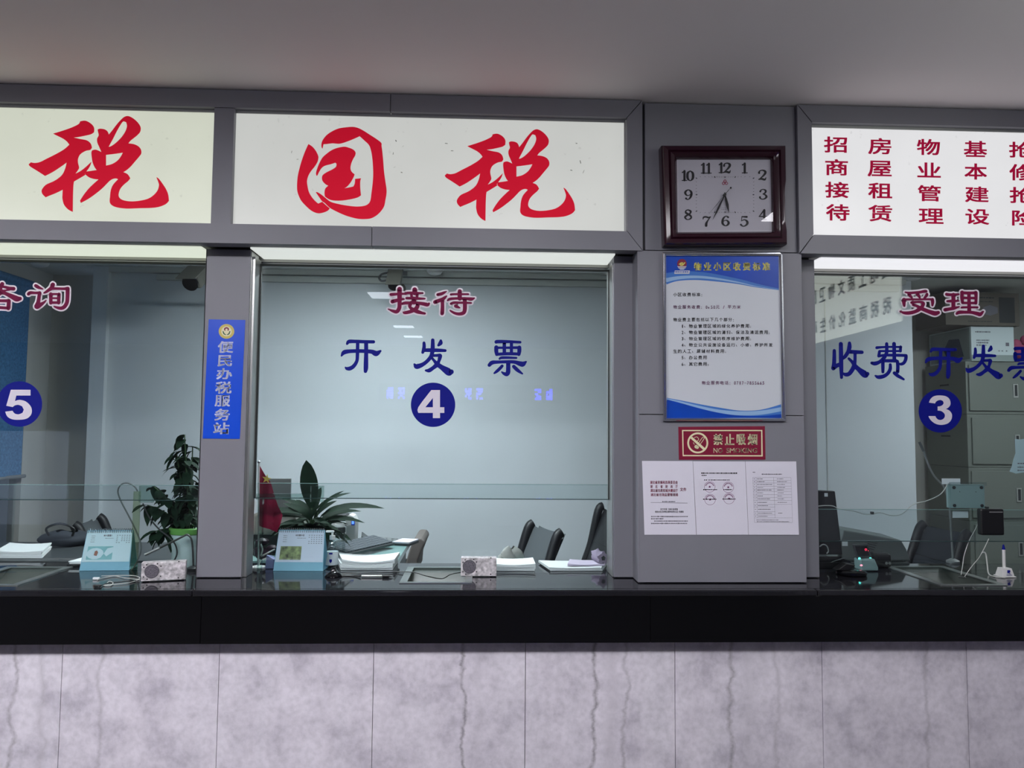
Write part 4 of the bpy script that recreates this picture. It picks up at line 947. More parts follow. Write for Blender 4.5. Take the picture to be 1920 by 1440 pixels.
# ---- office chairs (back leans away from the seat; seat faces local -Y)
def chair(label, loc, rot, fabric='chair_fabric', top=.98, wdt=.50, grp=None):
    t = thing('office_chair', loc, label, 'chair', grp)
    T = Matrix.Translation(Vector(loc)) @ Matrix.Rotation(rot, 4, 'Z')
    def back(u, v, off=0):      # u across, v up
        z = .50 + v*(top-.50); y = .20 + .16*v + .05*v*v - .05*math.cos(u*math.pi/ (wdt))*.6 + off
        return (u, y, z)
    n = 8
    mb = MB(T)
    for off in (0, .035):
        mb.grid([[back(-wdt/2+.03+(wdt-.06)*i/n, j/n, off) for i in range(n+1)] for j in range(n+1)])
    mb.build('backrest', fabric, t, smooth=True)
    mb = MB(T); 
    for s_ in (0, 1):
        mb.tube([(q[0], q[1]-.004, q[2]) for q in [back(-wdt/2+.04+(wdt-.08)*i/10, .62, 0) for i in range(11)]], .003, 6)
        break
    mb.build('seam', 'chair_black', t)
    for sgn in (-1, 1):
        x = sgn*(wdt/2-.01)
        pts = [(x, .02, .47), (x, .16, .47), (x, .215, .56), (x, .26, .70), (x, .31, .84), (x, .365, top-.02), (x, .40, top+.015)]
        MB(T).tube(smooth_pts(pts, 4), .032, 12).build('side_rail', 'chair_black', t, smooth=True)
    MB(T).box(-wdt/2+.02, wdt/2-.02, -.24, .22, .44, .51).build('seat', 'chair_black', t, bevel=.03, seg=3)
    for sgn in (-1, 1):
        x = sgn*(wdt/2+.035)
        MB(T).tube(smooth_pts([(x-sgn*.05, -.1, .46), (x, -.12, .52), (x, -.12, .66), (x, -.02, .69), (x, .16, .69)], 4), .014, 8).build('armrest', 'chair_black', t, smooth=True)
    MB(T).cyl((0, 0, .08), (0, 0, .44), .026).build('gas_column', 'darkmetal', t, smooth=True)
    mb = MB(T)
    for q in range(5):
        a = q*2*math.pi/5; mb.tube([(0, 0, .11), (.3*math.cos(a), .3*math.sin(a), .075)], [.026, .016], 8)
    mb.build('star_base', 'black', t, smooth=True)
    for q in range(5):
        a = q*2*math.pi/5; c = Vector((.3*math.cos(a), .3*math.sin(a), .031))
        MB(T).cyl(c+Vector((-.012*math.sin(a)-.01, .012*math.cos(a), 0)), c+Vector((.012*math.sin(a)+.01, -.012*math.cos(a), 0)), .03).build('castor', 'black', t, smooth=True)
    return t
# placed by where the tops of the two side rails stand in the photograph
def chair_at(label, px, py, rot, top, **k):
    p = onz(px, py, top)
    T = Matrix.Rotation(rot, 4, 'Z'); o = T @ Vector((0, .39, 0))
    return chair(label, (p.x-o.x, p.y-o.y, .001), rot, top=top, **k)
chair_at('grey mesh office chair with black side rails behind the middle window, beside the plastic bag', 1022, 994, math.radians(-72), 1.03)
chair_at('slate office chair with black side rails behind the right window', 1770, 994, math.radians(-88), 1.01, fabric='chair_blue')
chair_at('dark office chair behind the left window, half hidden by the desk calendar', 166, 980, math.radians(99), 1.0, fabric='chair_fabric')
# tall chair seen edge-on at the right of the middle window
chair_at('tall black office chair at the right edge of the middle window', 1150, 960, math.radians(-80), 1.10, fabric='chair_black', wdt=.54)
# chair back just right of the glass desk
YC2 = 1.62
pr = [at(x, y, YC2) for x, y in ((756, 1075), (782, 1075), (784, 1050), (790, 1034), (796, 1020), (795, 1014), (790, 1010), (780, 1009), (775, 1012), (771, 1022), (765, 1040))]
t = thing('office_chair', (pr[0].x-.1, YC2+.2, 0), 'brown-grey chair with a rounded back just right of the glass desk', 'chair')
MB().hexa([tuple(q) for q in pr], [(q.x, YC2+.42, q.z) for q in pr]).build('backrest', 'brownfab', t, bevel=.012, seg=3)
MB().box(pr[0].x-.42, pr[0].x+.02, YC2, YC2+.42, .46, .53).build('seat', 'brownfab', t, bevel=.02)
MB().box(pr[0].x-.01, pr[0].x+.02, YC2+.19, YC2+.23, .50, pr[0].z+.05).build('back_post', 'darkmetal', t)
MB().cyl((pr[0].x-.2, YC2+.21, .1), (pr[0].x-.2, YC2+.21, .46), .026).build('gas_column', 'darkmetal', t)
MB().lathe((pr[0].x-.2, YC2+.21, 0), [(.28, .001), (.28, .02), (.05, .07), (.03, .12)]).build('foot', 'black', t, smooth=True)

# ---- filing cabinets stacked against the alcove wall
CX0, CY0 = 4.158, 3.2
zt_ = [2.31-.455*i for i in range(6)]
for i in range(5):
    za, zb2 = zt_[i+1]+.001, zt_[i]-.001
    if i == 4: za = .001
    for kx in range(2):
        x0 = CX0 + kx*.66; 
        if x0 > 5.4: continue
        x1 = min(x0+.655, 5.49)
        nm_ = ('top', 'second', 'third', 'fourth', 'bottom')[i]
        t = thing('steel_cabinet', ((x0+x1)/2, CY0+.3, za), 'grey-green steel cabinet, %s of the %s stack behind the right window' % (nm_, 'left' if kx == 0 else 'right'), 'cabinet', 'stacked steel cabinets')
        mb = MB().box(x0, x1, CY0+.015, CY0+.60, za, zb2); mb.build('body', 'cabinet', t, bevel=.004)
        off = .02 if i % 2 == 0 else .035
        d0, d1 = x0+off, x0+.50
        MB().box(d0, d1, CY0, CY0+.014, za+.028, zb2-.03).build('door', 'cabinet', t, bevel=.003)
        dr = t.children[-1] if t.children else None
        dr = [c for c in COL.objects if c.parent == t and c.name.startswith('door')][-1]
        hx = d1-.075; hz = (za+zb2)/2+(.0 if i else -.02)
        MB().box(hx-.022, hx+.022, CY0-.006, CY0, hz-.065, hz+.055).build('handle', 'silver', dr, bevel=.002)
        h_ = [c for c in COL.objects if c.parent == dr][-1]
        MB().box(hx-.01, hx+.012, CY0-.008, CY0-.0065, hz-.05, hz+.045).build('slot', 'slot', t)
        MB().box(x0-.0015, x0, CY0+.25, CY0+.38, (za+zb2)/2+.03, (za+zb2)/2+.045).build('side_vent', 'slot', t)
# ---- cartons on the cabinets
t = thing('carton', (4.4, 3.5, 2.31), 'white printed equipment carton standing on the steel cabinets', 'box')
bx = MB().box(4.205, 4.585, 3.2, 3.80, 2.31, 2.612).build('box_body', 'carton_white', t, bevel=.003)
mb = MB()
def fz(u, v): return Vector((4.205+u*.38, 3.1985, 2.31+v*.302))
MB().box(4.206, 4.584, 3.198, 3.1995, 2.312, 2.365).build('printed_band', 'carton_side', t)
for u0, u1, v in ((.10, .45, .84), (.12, .42, .60), (.12, .40, .53), (.12, .36, .46), (.62, .66, .30), (.70, .74, .30), (.80, .84, .30)): dashes(mb, u0, u1, v, .045, 0, fz, .012, .03, .012)
quad(mb, [(.80, .44), (.88, .44), (.88, .54), (.80, .54)], fn=fz)
mb.build('print', 'greyink', t)
MB().box(4.2035, 4.2048, 3.22, 3.78, 2.33, 2.60).build('side_panel', 'carton_side', t)
mb = MB(); mb.hexa([(4.2015, 3.30, 2.36), (4.2015, 3.52, 2.34), (4.2015, 3.58, 2.44), (4.2015, 3.50, 2.53), (4.2015, 3.36, 2.52)], [(4.203, 3.30, 2.36), (4.203, 3.52, 2.34), (4.203, 3.58, 2.44), (4.203, 3.50, 2.53), (4.203, 3.36, 2.52)]).build('side_picture', 'navyprint', t)
t = thing('carton', (4.25, 3.4, 2.614), 'brown printed carton lying on top of the white carton', 'box')
T = Matrix.Translation((4.28, 3.36, 0)) @ Matrix.Rotation(math.radians(2), 4, 'Z')
MB(T).box(-.335, .335, -.20, .22, 2.614, 2.90).build('box_body', 'carton', t, bevel=.004)
MB(T).box(.15, .29, -.2025, -.2005, 2.64, 2.86).build('dark_panel', 'slot', t)
mb = MB(); fq = lambda u, v: T @ Vector((-.335+u*.67, -.2026, 2.614+v*.286)); dashes(mb, .38, .66, .84, .05, 0, fq, .02, .05, .012); dashes(mb, .34, .64, .72, .03, 0, fq, .02, .05, .012); dashes(mb, .30, .62, .12, .03, 0, fq, .02, .05, .012)
mb.build('print', 'slot', t)
mb = MB(); q = lambda z0, z1, r_: None
mb.hexa([fq(.50, .35), fq(.60, .30), fq(.70, .38), fq(.70, .55), fq(.60, .62), fq(.51, .55)], [fq(.50, .35)+Vector((0, -.001, 0)), fq(.60, .30)+Vector((0, -.001, 0)), fq(.70, .38)+Vector((0, -.001, 0)), fq(.70, .55)+Vector((0, -.001, 0)), fq(.60, .62)+Vector((0, -.001, 0)), fq(.51, .55)+Vector((0, -.001, 0))]).build('printed_picture', 'greyink', t)
mb = MB()
for i in range(16): mb.ball((4.69+R.uniform(-.05, .12), 3.3+R.uniform(-.05, .08), 2.37+R.uniform(0, .14)), R.uniform(.04, .065))
mb.build('fabric_bag', 'pink', None, smooth=True, label='pink fabric bundle on the cabinets right of the white carton', cat='bag')

# ---- blue roller blind on the left office window
def blind():
    x = -3.57
    t = thing('roller_blind', (x, 2.2, 2.8), 'blue roller blind half lowered over the office side window', 'blind')
    y1 = 2.93; zt2 = at(62, 520, 2.95).z
    MB().cyl((x, 1.2, 2.80), (x, y1+.05, 2.80), .035).build('roller', 'blind', t, smooth=True)
    n = 24; P = []
    for i in range(n+1):
        y = 1.22+(y1-1.22)*i/n; P.append([(x+.012*math.sin(i*1.3)*j/6+.02, y, 2.80-(2.80-1.31)*j/6) for j in range(7)])
    MB().grid(P).build('fabric', 'blind', t, smooth=True)
    MB().cyl((x+.02, 1.2, 1.30), (x+.02, y1+.04, 1.30), .014).build('bottom_bar', 'grey_plastic', t, smooth=True)
blind()

# ---- security cameras, smoke detectors
def cctv(label, p, aim, s=1.0, shade='bag'):
    t = thing('security_camera', p, label, 'camera')
    d = Vector(aim).normalized(); q = d.to_track_quat('Y', 'Z').to_matrix().to_4x4()
    T = Matrix.Translation(Vector(p)) @ q @ Matrix.Scale(s, 4)
    MB(T).box(-.05, .05, -.14, .085, -.04, .042).build('body', 'cam_grey', t, bevel=.012*s)
    MB(T).box(-.058, .058, -.15, .13, .043, .05).build('sunshade', 'cam_grey', t, bevel=.002)
    MB(T).cyl((0, .085, 0), (0, .10, 0), .044).build('front_window', 'black_gloss', t)
    w_ = T @ Vector((0, -.05, -.04)); e = Vector((w_.x, YB-.02, w_.z-.02))
    MB().tube([w_, Vector((w_.x, (w_.y+e.y)/2, w_.z-.06)), e], .014, 10).build('arm', 'cam_grey', t, smooth=True)
    MB().cyl((e.x, YB-.025, e.z), (e.x, YB-.001, e.z), .04).build('wall_plate', 'cam_grey', t)
    return t
c1 = at(741, 522, 2.62); cctv('grey security camera with a loop of black cable above the middle window lettering', c1, (-.05, -1, -1.25), .95)
cable([at(729, 511, 2.6), at(716, 514, 2.6), at(711, 521, 2.6), at(716, 527, 2.6), at(729, 525, 2.6)], .008, 'cable_dark', label='black loop of cable at the middle security camera', cat='cable')
c2 = at(370, 518, 2.35); cctv('grey security camera beside the left pillar, seen through the left window', c2, (-.12, -1, -.75), 1.25)
def detector(label, p):
    t = thing('smoke_detector', p, label, 'smoke detector')
    MB().lathe((p[0], p[1], OC-.055), [(.03, 0), (.05, .008), (.062, .025), (.062, .04), (.075, .042), (.075, .054)], 28).build('body', 'white_plastic', t, smooth=True)
for lb, a_ in (('white ceiling smoke detector behind the middle window', (815, 508)), ('white ceiling smoke detector behind the left window', (75, 493)), ('white ceiling smoke detector behind the right window', (1712, 518))):
    p = onz(a_[0], a_[1], 2.93); detector(lb, (p.x, p.y, p.z))
p = at(758, 515, YB); MB().box(p.x-.03, p.x+.03, YB-.06, YB-.001, p.z-.02, p.z+.035).build('junction_box', 'grey_plastic', None, bevel=.003, label='small grey junction box on the back wall by the middle camera', cat='electrical box')

# ---- plants
def leaf(mb, base, d, up, L, W, droop=.3, n=7, fold=.25):
    d = Vector(d).normalized(); side = d.cross(Vector(up)).normalized(); upv = side.cross(d)
    rows = []
    for i in range(n+1):
        t_ = i/n; wd = W*math.sin(math.pi*min(1, t_*.93+.05))**.75 * (1 if t_ < .999 else .05)
        c = Vector(base) + d*(L*t_) + upv*(-droop*L*t_*t_)
        rows.append([c - side*wd/2 + upv*fold*wd/2, c, c + side*wd/2 + upv*fold*wd/2])
    mb.grid(rows)
def ficus(loc):
    t = thing('potted_plant', loc, 'bushy small-leaved plant in a pale green-rimmed pot beside the left pillar', 'plant')
    x, y, z = loc
    MB().lathe((x, y, z), [(.068, .0), (.072, .01), (.083, .14), (.083, .165)], 28).build('pot', 'potwhite', t, smooth=True)
    MB().lathe((x, y, z+.148), [(.084, 0), (.089, .003), (.089, .026), (.083, .03), (.078, .03), (.078, .012)], 28).build('pot_rim', 'potgreen', t, smooth=True)
    st = MB(); lf = MB(); rr = random.Random(5)
    for b in range(15):
        a = rr.uniform(0, 6.28) if b % 2 else math.pi+rr.uniform(-.7, .7); sp = rr.uniform(.07, .20); h = rr.uniform(.04, .36); 
        if b > 9: sp *= .5; h = rr.uniform(.34, .46)
        pts = [(x+.02*math.cos(a), y+.02*math.sin(a), z+.15)]
        for k_ in range(1, 6):
            u = k_/5; pts.append((x+math.cos(a)*sp*u, y+math.sin(a)*sp*u*.6, z+.15+h*u - (.08*u*u if sp > .13 else 0)))
        pts = smooth_pts(pts, 3); st.tube(pts, .0028, 5)
        for k_ in range(4, len(pts), 1):
            for sgn in (0, 1) if k_ % 3 else (0,):
                a2 = a + rr.uniform(-2.2, 2.2); dz = rr.uniform(-.6, .15)
                leaf(lf, pts[k_], (math.cos(a2), math.sin(a2), dz), (0, 0, 1), rr.uniform(.045, .078), rr.uniform(.027, .044), rr.uniform(.2, .9), 5)
    st.build('stem', 'stem', t, smooth=True); lf.build('foliage', 'leaf', t, smooth=True)
p = at(353, 1068, .53); ficus((p.x, .53, TOP+.001))
def lily(loc):
    t = thing('potted_plant', loc, 'broad-leaved lily in a dark pot behind the middle desk calendar', 'plant')
    x, y, z = loc; rr = random.Random(11)
    MB().lathe((x, y, z), [(.065, 0), (.07, .01), (.09, .15), (.093, .16), (.085, .16), (.08, .14)], 28).build('pot', 'black', t, smooth=True)
    mb = MB(); m2 = MB()
    specs = [(-95, 75, .30, .075, .05), (-60, 62, .12, .05, .3)]
    # angle in the picture plane (deg from +X), lean, length, width, droop
    for ang, tilt, L, W, dr, rise in ((100, 0, .235, .085, -.05, .10), (150, .1, .17, .035, .35, .07), (175, -.1, .19, .045, .45, .05), (188, .2, .18, .04, .5, .03), (20, -.2, .27, .055, .55, .06), (8, .1, .21, .045, .5, .03), (38, .2, .17, .03, .5, .09), (52, -.3, .15, .03, .4, .08), (165, -.4, .21, .05, .5, .06), (135, .4, .12, .04, .3, .06), (80, .3, .16, .05, .3, .05), (30, .5, .2, .05, .6, .03), (200, -.3, .15, .045, .6, .03), (-10, -.3, .14, .04, .6, .03), (70, -.6, .12, .05, .7, .04), (110, -.7, .12, .055, .8, .04), (250, -.5, .10, .04, .5, .05), (290, -.5, .11, .04, .5, .05), (60, .8, .15, .05, .5, .02)):
        a = math.radians(ang); d = Vector((math.cos(a), tilt*.8, max(math.sin(a), -.2)+.25))
        b0 = Vector((x+rr.uniform(-.02, .02), y+rr.uniform(-.02, .02), z+.13)); b1 = b0 + Vector((math.cos(a)*.035, tilt*.03, rise+.02))
        m2.tube([b0, b1], .003, 5); leaf(mb, b1, d, (0, -.5, 1), L, W, dr, 9, .3)
    for q_ in range(46):
        a = rr.uniform(0, 6.28); d = Vector((math.cos(a), math.sin(a)*.7, rr.uniform(.1, .9))); b0 = Vector((x+.03*math.cos(a), y+.03*math.sin(a), z+.15))
        leaf(mb, b0, d, (0, -.3, 1), rr.uniform(.09, .15), rr.uniform(.03, .05), rr.uniform(.4, .9), 7, .3)
    m2.build('stem', 'stem', t); mb.build('foliage', 'leaf', t, smooth=True)
p = onz(585, 1050, TOP); lily((p.x, p.y, TOP+.001))

# ---- flag on a stick
p = at(486, 1060, .47)
t = thing('table_flag', (p.x, .47, TOP), 'small red flag with a yellow star hanging from a white stick in the middle window', 'flag')
pt_ = at(485.5, 868, .47)
MB().tube([(p.x-.004, .47, TOP+.002), (pt_.x, .47, pt_.z)], .004, 10).build('stick', 'white_plastic', t, smooth=True)
MB().ball((pt_.x, .47, pt_.z+.004), .007).build('finial', 'chrome', t, smooth=True)
MB().lathe((p.x-.004, .47, TOP), [(.032, .001), (.032, .008), (.008, .014)]).build('base', 'white_plastic', t, smooth=True)
lp = [(487, 873), (498, 892), (508, 905), (515, 930), (522, 950), (530, 966), (526, 982), (519, 998), (505, 992), (490, 988), (484, 984), (485, 930), (486, 890)]
cx_, cy_ = 500, 945; mb = MB(); rows = []
for k_ in range(7):
    s_ = 1-k_/6.0; row = []
    for i in range(len(lp)*3+1):
        a_ = lp[(i//3) % len(lp)]; b_ = lp[((i//3)+1) % len(lp)]; f_ = (i % 3)/3
        xx, yy = a_[0]+(b_[0]-a_[0])*f_, a_[1]+(b_[1]-a_[1])*f_
        xx = cx_+(xx-cx_)*s_; yy = cy_+(yy-cy_)*s_
        row.append(at(xx, yy, .47 + .012*math.sin((xx-480)*.22+yy*.02)+.004))
    rows.append(row)
cl = mb.grid(rows).build('cloth', 'flag', t, smooth=True)
mb = MB(); fs = lambda a, b: at(a, b, .47-.0095); star(mb, 500, 898, 9.2, 0, .15, fs); mb.build('star', 'flagstar', cl)

# ---- desk calendars
def calendar(label, p0, p1, ztop, photo):
    """p0, p1: front bottom corners on the counter"""
    p0, p1 = Vector(p0), Vector(p1); u = (p1-p0); Wd = u.length; u.normalize(); nrm = Vector((u.y, -u.x, 0)); 
    if nrm.y > 0: nrm = -nrm
    H = ztop - TOP; dep = .10
    t = thing('desk_calendar', (p0+p1)/2, label, 'calendar')
    def pt(a, b, o=0):          # a across 0..1, b up 0..1 on the leaning front board
        return p0 + u*(Wd*a*(1-.06*b) + Wd*.03*b) - nrm*(dep*.5*b) + Vector((0, 0, H*b)) + nrm*o
    F_ = MB(); F_.hexa([pt(0, 0), pt(1, 0), pt(1, 1), pt(0, 1)], [pt(0, 0, -.003), pt(1, 0, -.003), pt(1, 1, -.003), pt(0, 1, -.003)])
    B0, B1 = p0 - nrm*dep, p1 - nrm*dep
    F_.hexa([B0, B1, pt(1, 1, -.004), pt(0, 1, -.004)], [B0+nrm*.003, B1+nrm*.003, pt(1, 1, -.002), pt(0, 1, -.002)])
    F_.hexa([p0-nrm*.004, p1-nrm*.004, B1, B0], [v+Vector((0, 0, .003)) for v in (p0-nrm*.004, p1-nrm*.004, B1, B0)])
    F_.build('stand', 'cal_blue', t)
    mb = MB(); mb.hexa([pt(.012, .215, .0016), pt(.988, .215, .0016), pt(.99, .975, .0016), pt(.01, .975, .0016)], [pt(.012, .215, .0004), pt(.988, .215, .0004), pt(.99, .975, .0004), pt(.01, .975, .0004)])
    pg = mb.build('page', 'cal_page' if not photo else 'cal_page2', t)
    mb = MB(); mb.add([pt(*q, .002) for q in ((.09, .27), (.53, .27), (.53, .60), (.09, .60))] if photo else [pt(*q, .002) for q in ((.09, .27), (.62, .27), (.62, .60), (.09, .60))], [(0, 1, 2, 3)])
    mb.build('picture', 'cal_photo' if photo else 'cal_pic', pg)
    f = lambda a, b: pt(a, b, .0022)
    if not photo:
        mb = MB(); poly_mesh(mb, [[(.16+.18*math.cos(k_*.5)+.1, .42+.14*math.sin(k_*.5)) for k_ in range(12)]], f); poly_mesh(mb, [[(.5, .35), (.62, .45), (.62, .58), (.5, .55), (.44, .42)]], f); mb.build('picture_shape', 'cal_page', pg)
        mb = MB(); f3 = lambda a, b: pt(a, b, .0025); poly_mesh(mb, [[(.24, .38), (.30, .36), (.32, .45), (.29, .50), (.25, .48)]], f3); mb.build('picture_figure', 'skin', pg)
    mb = MB()
    for r_ in range(5):
        for c_ in range(6):
            x = .66+c_*.053; y = .88-r_*.045 if not photo else .88-r_*.05
            if R.random() < .92: quad(mb, [(x, y), (x+.028, y), (x+.028, y-.014), (x, y-.014)], fn=f)
    dashes(mb, .38, .56, .87, .05, 0, f, .01, .04, .01); dashes(mb, .42, .6, .80, .014, 0, f, .01, .03, .008)
    for c_ in range(4): dashes(mb, .12, .2, .86-c_*.05, .016, 0, f, .01, .02, .01)
    mb.build('date_print', 'greyink', pg)
    mb = MB()
    for k_ in range(24):
        a_ = .03+.94*k_/23; c_ = pt(a_, 1.0)
        mb.tube([c_+nrm*.004+Vector((0, 0, -.012)), c_+nrm*.008+Vector((0, 0, .001)), c_+Vector((0, 0, .008)), c_-nrm*.007+Vector((0, 0, .001)), c_-nrm*.006+Vector((0, 0, -.01))], .0011, 5)
    mb.build('spiral_binding', 'chrome', t)
    mb = MB()
    for k_ in range(24):
        a_ = .03+.94*k_/23; quad(mb, [(a_-.008, .945), (a_+.008, .945), (a_+.008, .965), (a_-.008, .965)], fn=lambda a, b: pt(a, b, .0024))
    mb.build('punched_hole', 'slot', pg)
a_, b_ = onz(148, 1077, TOP+.001), onz(239, 1077, TOP+.001)
Y_ = .40
pa, pb = at(148, 1077, Y_), at(239, 1076, Y_); calendar('pale blue desk calendar with a teal picture, standing in the left window', (pa.x, Y_, TOP+.001), (pb.x, Y_+.012, TOP+.001), at(200, 995, Y_+.05).z, False)
pa, pb = at(512, 1075, Y_), at(606, 1074, Y_); calendar('pale blue desk calendar with a green leaf photo, standing in the middle window', (pa.x, Y_, TOP+.001), (pb.x, Y_-.006, TOP+.001), at(570, 994, Y_+.05).z, True)

# ---- little speckled speaker boxes standing in front of the glass
def speaker_box(label, px0, px1, pyb, pyt, Y, tilt):
    a_, b_ = at(px0, pyb, Y), at(px1, pyb, Y); Wd = b_.x-a_.x; H = at(px0, pyt, Y).z-TOP; c = Vector(((a_.x+b_.x)/2, Y+.03, TOP+.004))
    t = thing('speaker_box', c, label, 'speaker'); T = Matrix.Translation(c) @ Matrix.Rotation(math.radians(tilt), 4, 'Z')
    MB(T).box(-Wd/2, Wd/2, -.028, .016, 0, H-.006).build('casing', 'speckled', t, bevel=.002)
    r_ = H*.34; cx = -Wd/2+Wd*.24
    MB(T).cyl((cx, -.0285, H*.48), (cx, -.0305, H*.48), r_, seg=32).build('speaker_ring', 'dgrey_plastic', t)
    MB(T).cyl((cx, -.0305, H*.48), (cx, -.0315, H*.48), r_*.93, seg=32).build('speaker_grille', 'mesh', t)
    mb = MB(T)
    for sx_, sz_ in ((.12, .82), (.36, .85), (.44, .72), (.06, .70), (.06, .22), (.44, .22), (.84, .92), (.84, .1), (.14, .1)): mb.cyl((-Wd/2+Wd*sx_, -.0285, H*sz_), (-Wd/2+Wd*sx_, -.030, H*sz_), .0028, seg=8)
    mb.build('screw', 'ink', t)
    for sx_ in (-.4, .4): MB(T).box(Wd*sx_-.012, Wd*sx_+.012, -.02, .012, -.003, 0).build('foot', 'black', t)
    return t
speaker_box('grey speckled speaker box at the foot of the left pillar', 263, 341, 1090, 1053, .17, 15)
speaker_box('grey speckled speaker box beside the steel tray in the middle window', 864, 931, 1080, 1045, .262, -1)

# ---- pump bottle, glass jar
p = onz(622, 1068, TOP); y = .50; x = at(622, 1060, y).x
t = thing('pump_bottle', (x, y, TOP), 'clear hand gel pump bottle beside the middle desk calendar', 'bottle')
MB().lathe((x, y, TOP+.001), [(.026, 0), (.028, .005), (.028, .085), (.024, .10), (.011, .118), (.011, .126)], 28).build('body', 'bottle', t, smooth=True)
MB().lathe((x, y, TOP+.012), [(.0285, 0), (.0287, .002), (.0287, .058), (.0285, .06)], 28).build('label', 'label', t, smooth=True)
MB().lathe((x, y, TOP+.126), [(.013, 0), (.013, .018), (.005, .02), (.005, .035)], 20).build('pump_collar', 'white_plastic', t, smooth=True)
MB().box(x-.03, x+.008, y-.007, y+.007, TOP+.158, TOP+.167).build('nozzle', 'white_plastic', t, bevel=.003)
mb = MB(); fb = lambda a, b: Vector((x+a, y-.0292, TOP+b)); quad(mb, [(-.008, .062), (.008, .062), (.008, .07), (-.008, .07)], fn=fb); poly_mesh(mb, [[(-.006, .04), (.006, .04), (.006, .03), (0, .022), (-.006, .03)]], fb); mb.build('label_print', 'navy', t)
y = .66; p = at(632, 1040, y); x = p.x
t = thing('glass_jar', (x, y, TOP), 'tall glass jar with a dark banded lid behind the pump bottle', 'jar')
MB().lathe((x, y, TOP+.001), [(.036, 0), (.038, .004), (.038, .13), (.036, .135)], 28).build('body', 'bottle', t, smooth=True)
MB().lathe((x, y, TOP+.137), [(.038, 0), (.038, .022), (.03, .026)], 28).build('lid_band', 'slot', t, smooth=True)
MB().lathe((x, y, TOP+.163), [(.034, 0), (.036, .004), (.030, .016), (.01, .02)], 28).build('lid', 'white_plastic', t, smooth=True)

# ---- printer, terminal, keyboard, phone on the glass desk
p = at(508, 1003, .86)
t = thing('document_printer', (p.x, .95, TOP), 'beige office printer behind the red flag', 'printer')
a_, b_ = at(470, 1003, .86), at(555, 964, .86)
z0_, z1_ = a_.z, b_.z
MB().box(a_.x, b_.x, .86, 1.12, z0_, z1_).build('body', 'beige', t, bevel=.012, seg=3)
MB().box(a_.x+.01, b_.x-.01, .87, 1.11, TOP+.001, z0_-.001).build('base', 'slot', t)
MB().box(a_.x+.02, b_.x-.04, .9, .915, z1_, at(520, 897, .9).z).build('paper_rest', 'grey_plastic', t, bevel=.003)
MB().ball((at(493, 999, .859).x, .859, z0_+.008), .003).build('button', 'ink', t)
Y1 = .98; a_, b_ = at(620, 1003, Y1), at(667, 965, Y1)
t = thing('card_terminal', (b_.x-.03, Y1, TOP), 'white terminal with a small lit blue screen beside the lily', 'terminal')
n = 10; prof2 = [(a_.x, TOP+.001), (b_.x-.015, TOP+.001), (b_.x-.002, TOP+.04), (b_.x, b_.z-.035), (b_.x-.012, b_.z-.008), (b_.x-.035, b_.z), (b_.x-.055, b_.z-.02), (b_.x-.05, TOP+.09), (b_.x-.075, TOP+.045), (a_.x, TOP+.035)]
MB().hexa([(q[0], Y1, q[1]) for q in prof2], [(q[0], Y1+.10, q[1]) for q in prof2]).build('body', 'white_plastic', t, bevel=.004)
MB().box(a_.x-.02, b_.x-.05, Y1+.005, Y1+.11, b_.z-.035, b_.z-.003).build('lid', 'black', t, bevel=.006)
p = at(662, 980, Y1); MB().box(p.x-.009, p.x+.009, Y1-.002, Y1, p.z-.014, p.z+.014).build('bezel', 'sign_blue', t); MB().box(p.x-.006, p.x+.005, Y1-.0035, Y1-.002, p.z-.007, p.z+.009).build('screen', 'screen_blue', t)
def keyboard(label, c, rot, L, D, rows_, cols, tilt=.0, m='dgrey_plastic'):
    t = thing('keyboard', c, label, 'keyboard'); T = Matrix.Translation(Vector(c)) @ Matrix.Rotation(rot, 4, 'Z') @ Matrix.Rotation(tilt, 4, 'X')
    MB(T).box(-L/2, L/2, -D/2, D/2, .0, .014).build('body', m, t, bevel=.004)
    mb = MB(T)
    for r_ in range(rows_):
        for c_ in range(cols):
            x0 = -L/2+.012+(L-.024)*c_/cols; y0 = -D/2+.012+(D-.024)*r_/rows_
            mb.box(x0+.001, x0+(L-.024)/cols-.002, y0+.001, y0+(D-.024)/rows_-.002, .014, .021)
    mb.build('keys', 'keycap', t, kind='stuff')
keyboard('dark keyboard on the glass desk beside the glass jar', (at(672, 1035, .86).x, .90, TOP+.03), math.radians(62), .42, .15, 5, 16, math.radians(12))
p = onz(712, 1016, TOP)
t = thing('calculator', (p.x, 1.18, TOP), 'grey desk calculator at the far edge of the glass desk', 'calculator')
xx = at(712, 1010, 1.16).x; T = Matrix.Translation((xx, 1.20, TOP+.001)) @ Matrix.Rotation(math.radians(8), 4, 'Z') @ Matrix.Rotation(math.radians(0), 4, 'X')
MB(T).hexa([(-.105, -.07, 0), (.10, -.07, 0), (.10, -.07, .012), (-.07, -.07, .03), (-.105, -.07, .055)], [(-.105, .07, 0), (.10, .07, 0), (.10, .07, .016), (-.07, .07, .035), (-.105, .07, .06)]).build('body', 'dgrey_plastic', t, bevel=.003)
mb = MB(T)
for r_ in range(4):
    for c_ in range(5): x0 = -.05+c_*.029; y0 = -.06+r_*.03; h_ = .032-.0045*c_; mb.box(x0, x0+.022, y0, y0+.022, h_-.006, h_+.004)
mb.build('keys', 'grey_plastic', t)
xx = at(757, 1011, 1.2).x
t = thing('note_pad', (xx, 1.2, TOP), 'white note pad lying beside the grey calculator', 'notepad')
MB(Matrix.Translation((xx+.012, 1.19, TOP+.001)) @ Matrix.Rotation(-.3, 4, 'Z')).box(-.05, .05, -.07, .07, 0, .012).build('cover', 'dgrey_plastic', t)
MB(Matrix.Translation((xx+.012, 1.19, TOP+.0135)) @ Matrix.Rotation(-.3, 4, 'Z')).box(-.049, .049, -.069, .069, 0, .008).build('sheets', 'paper', t)
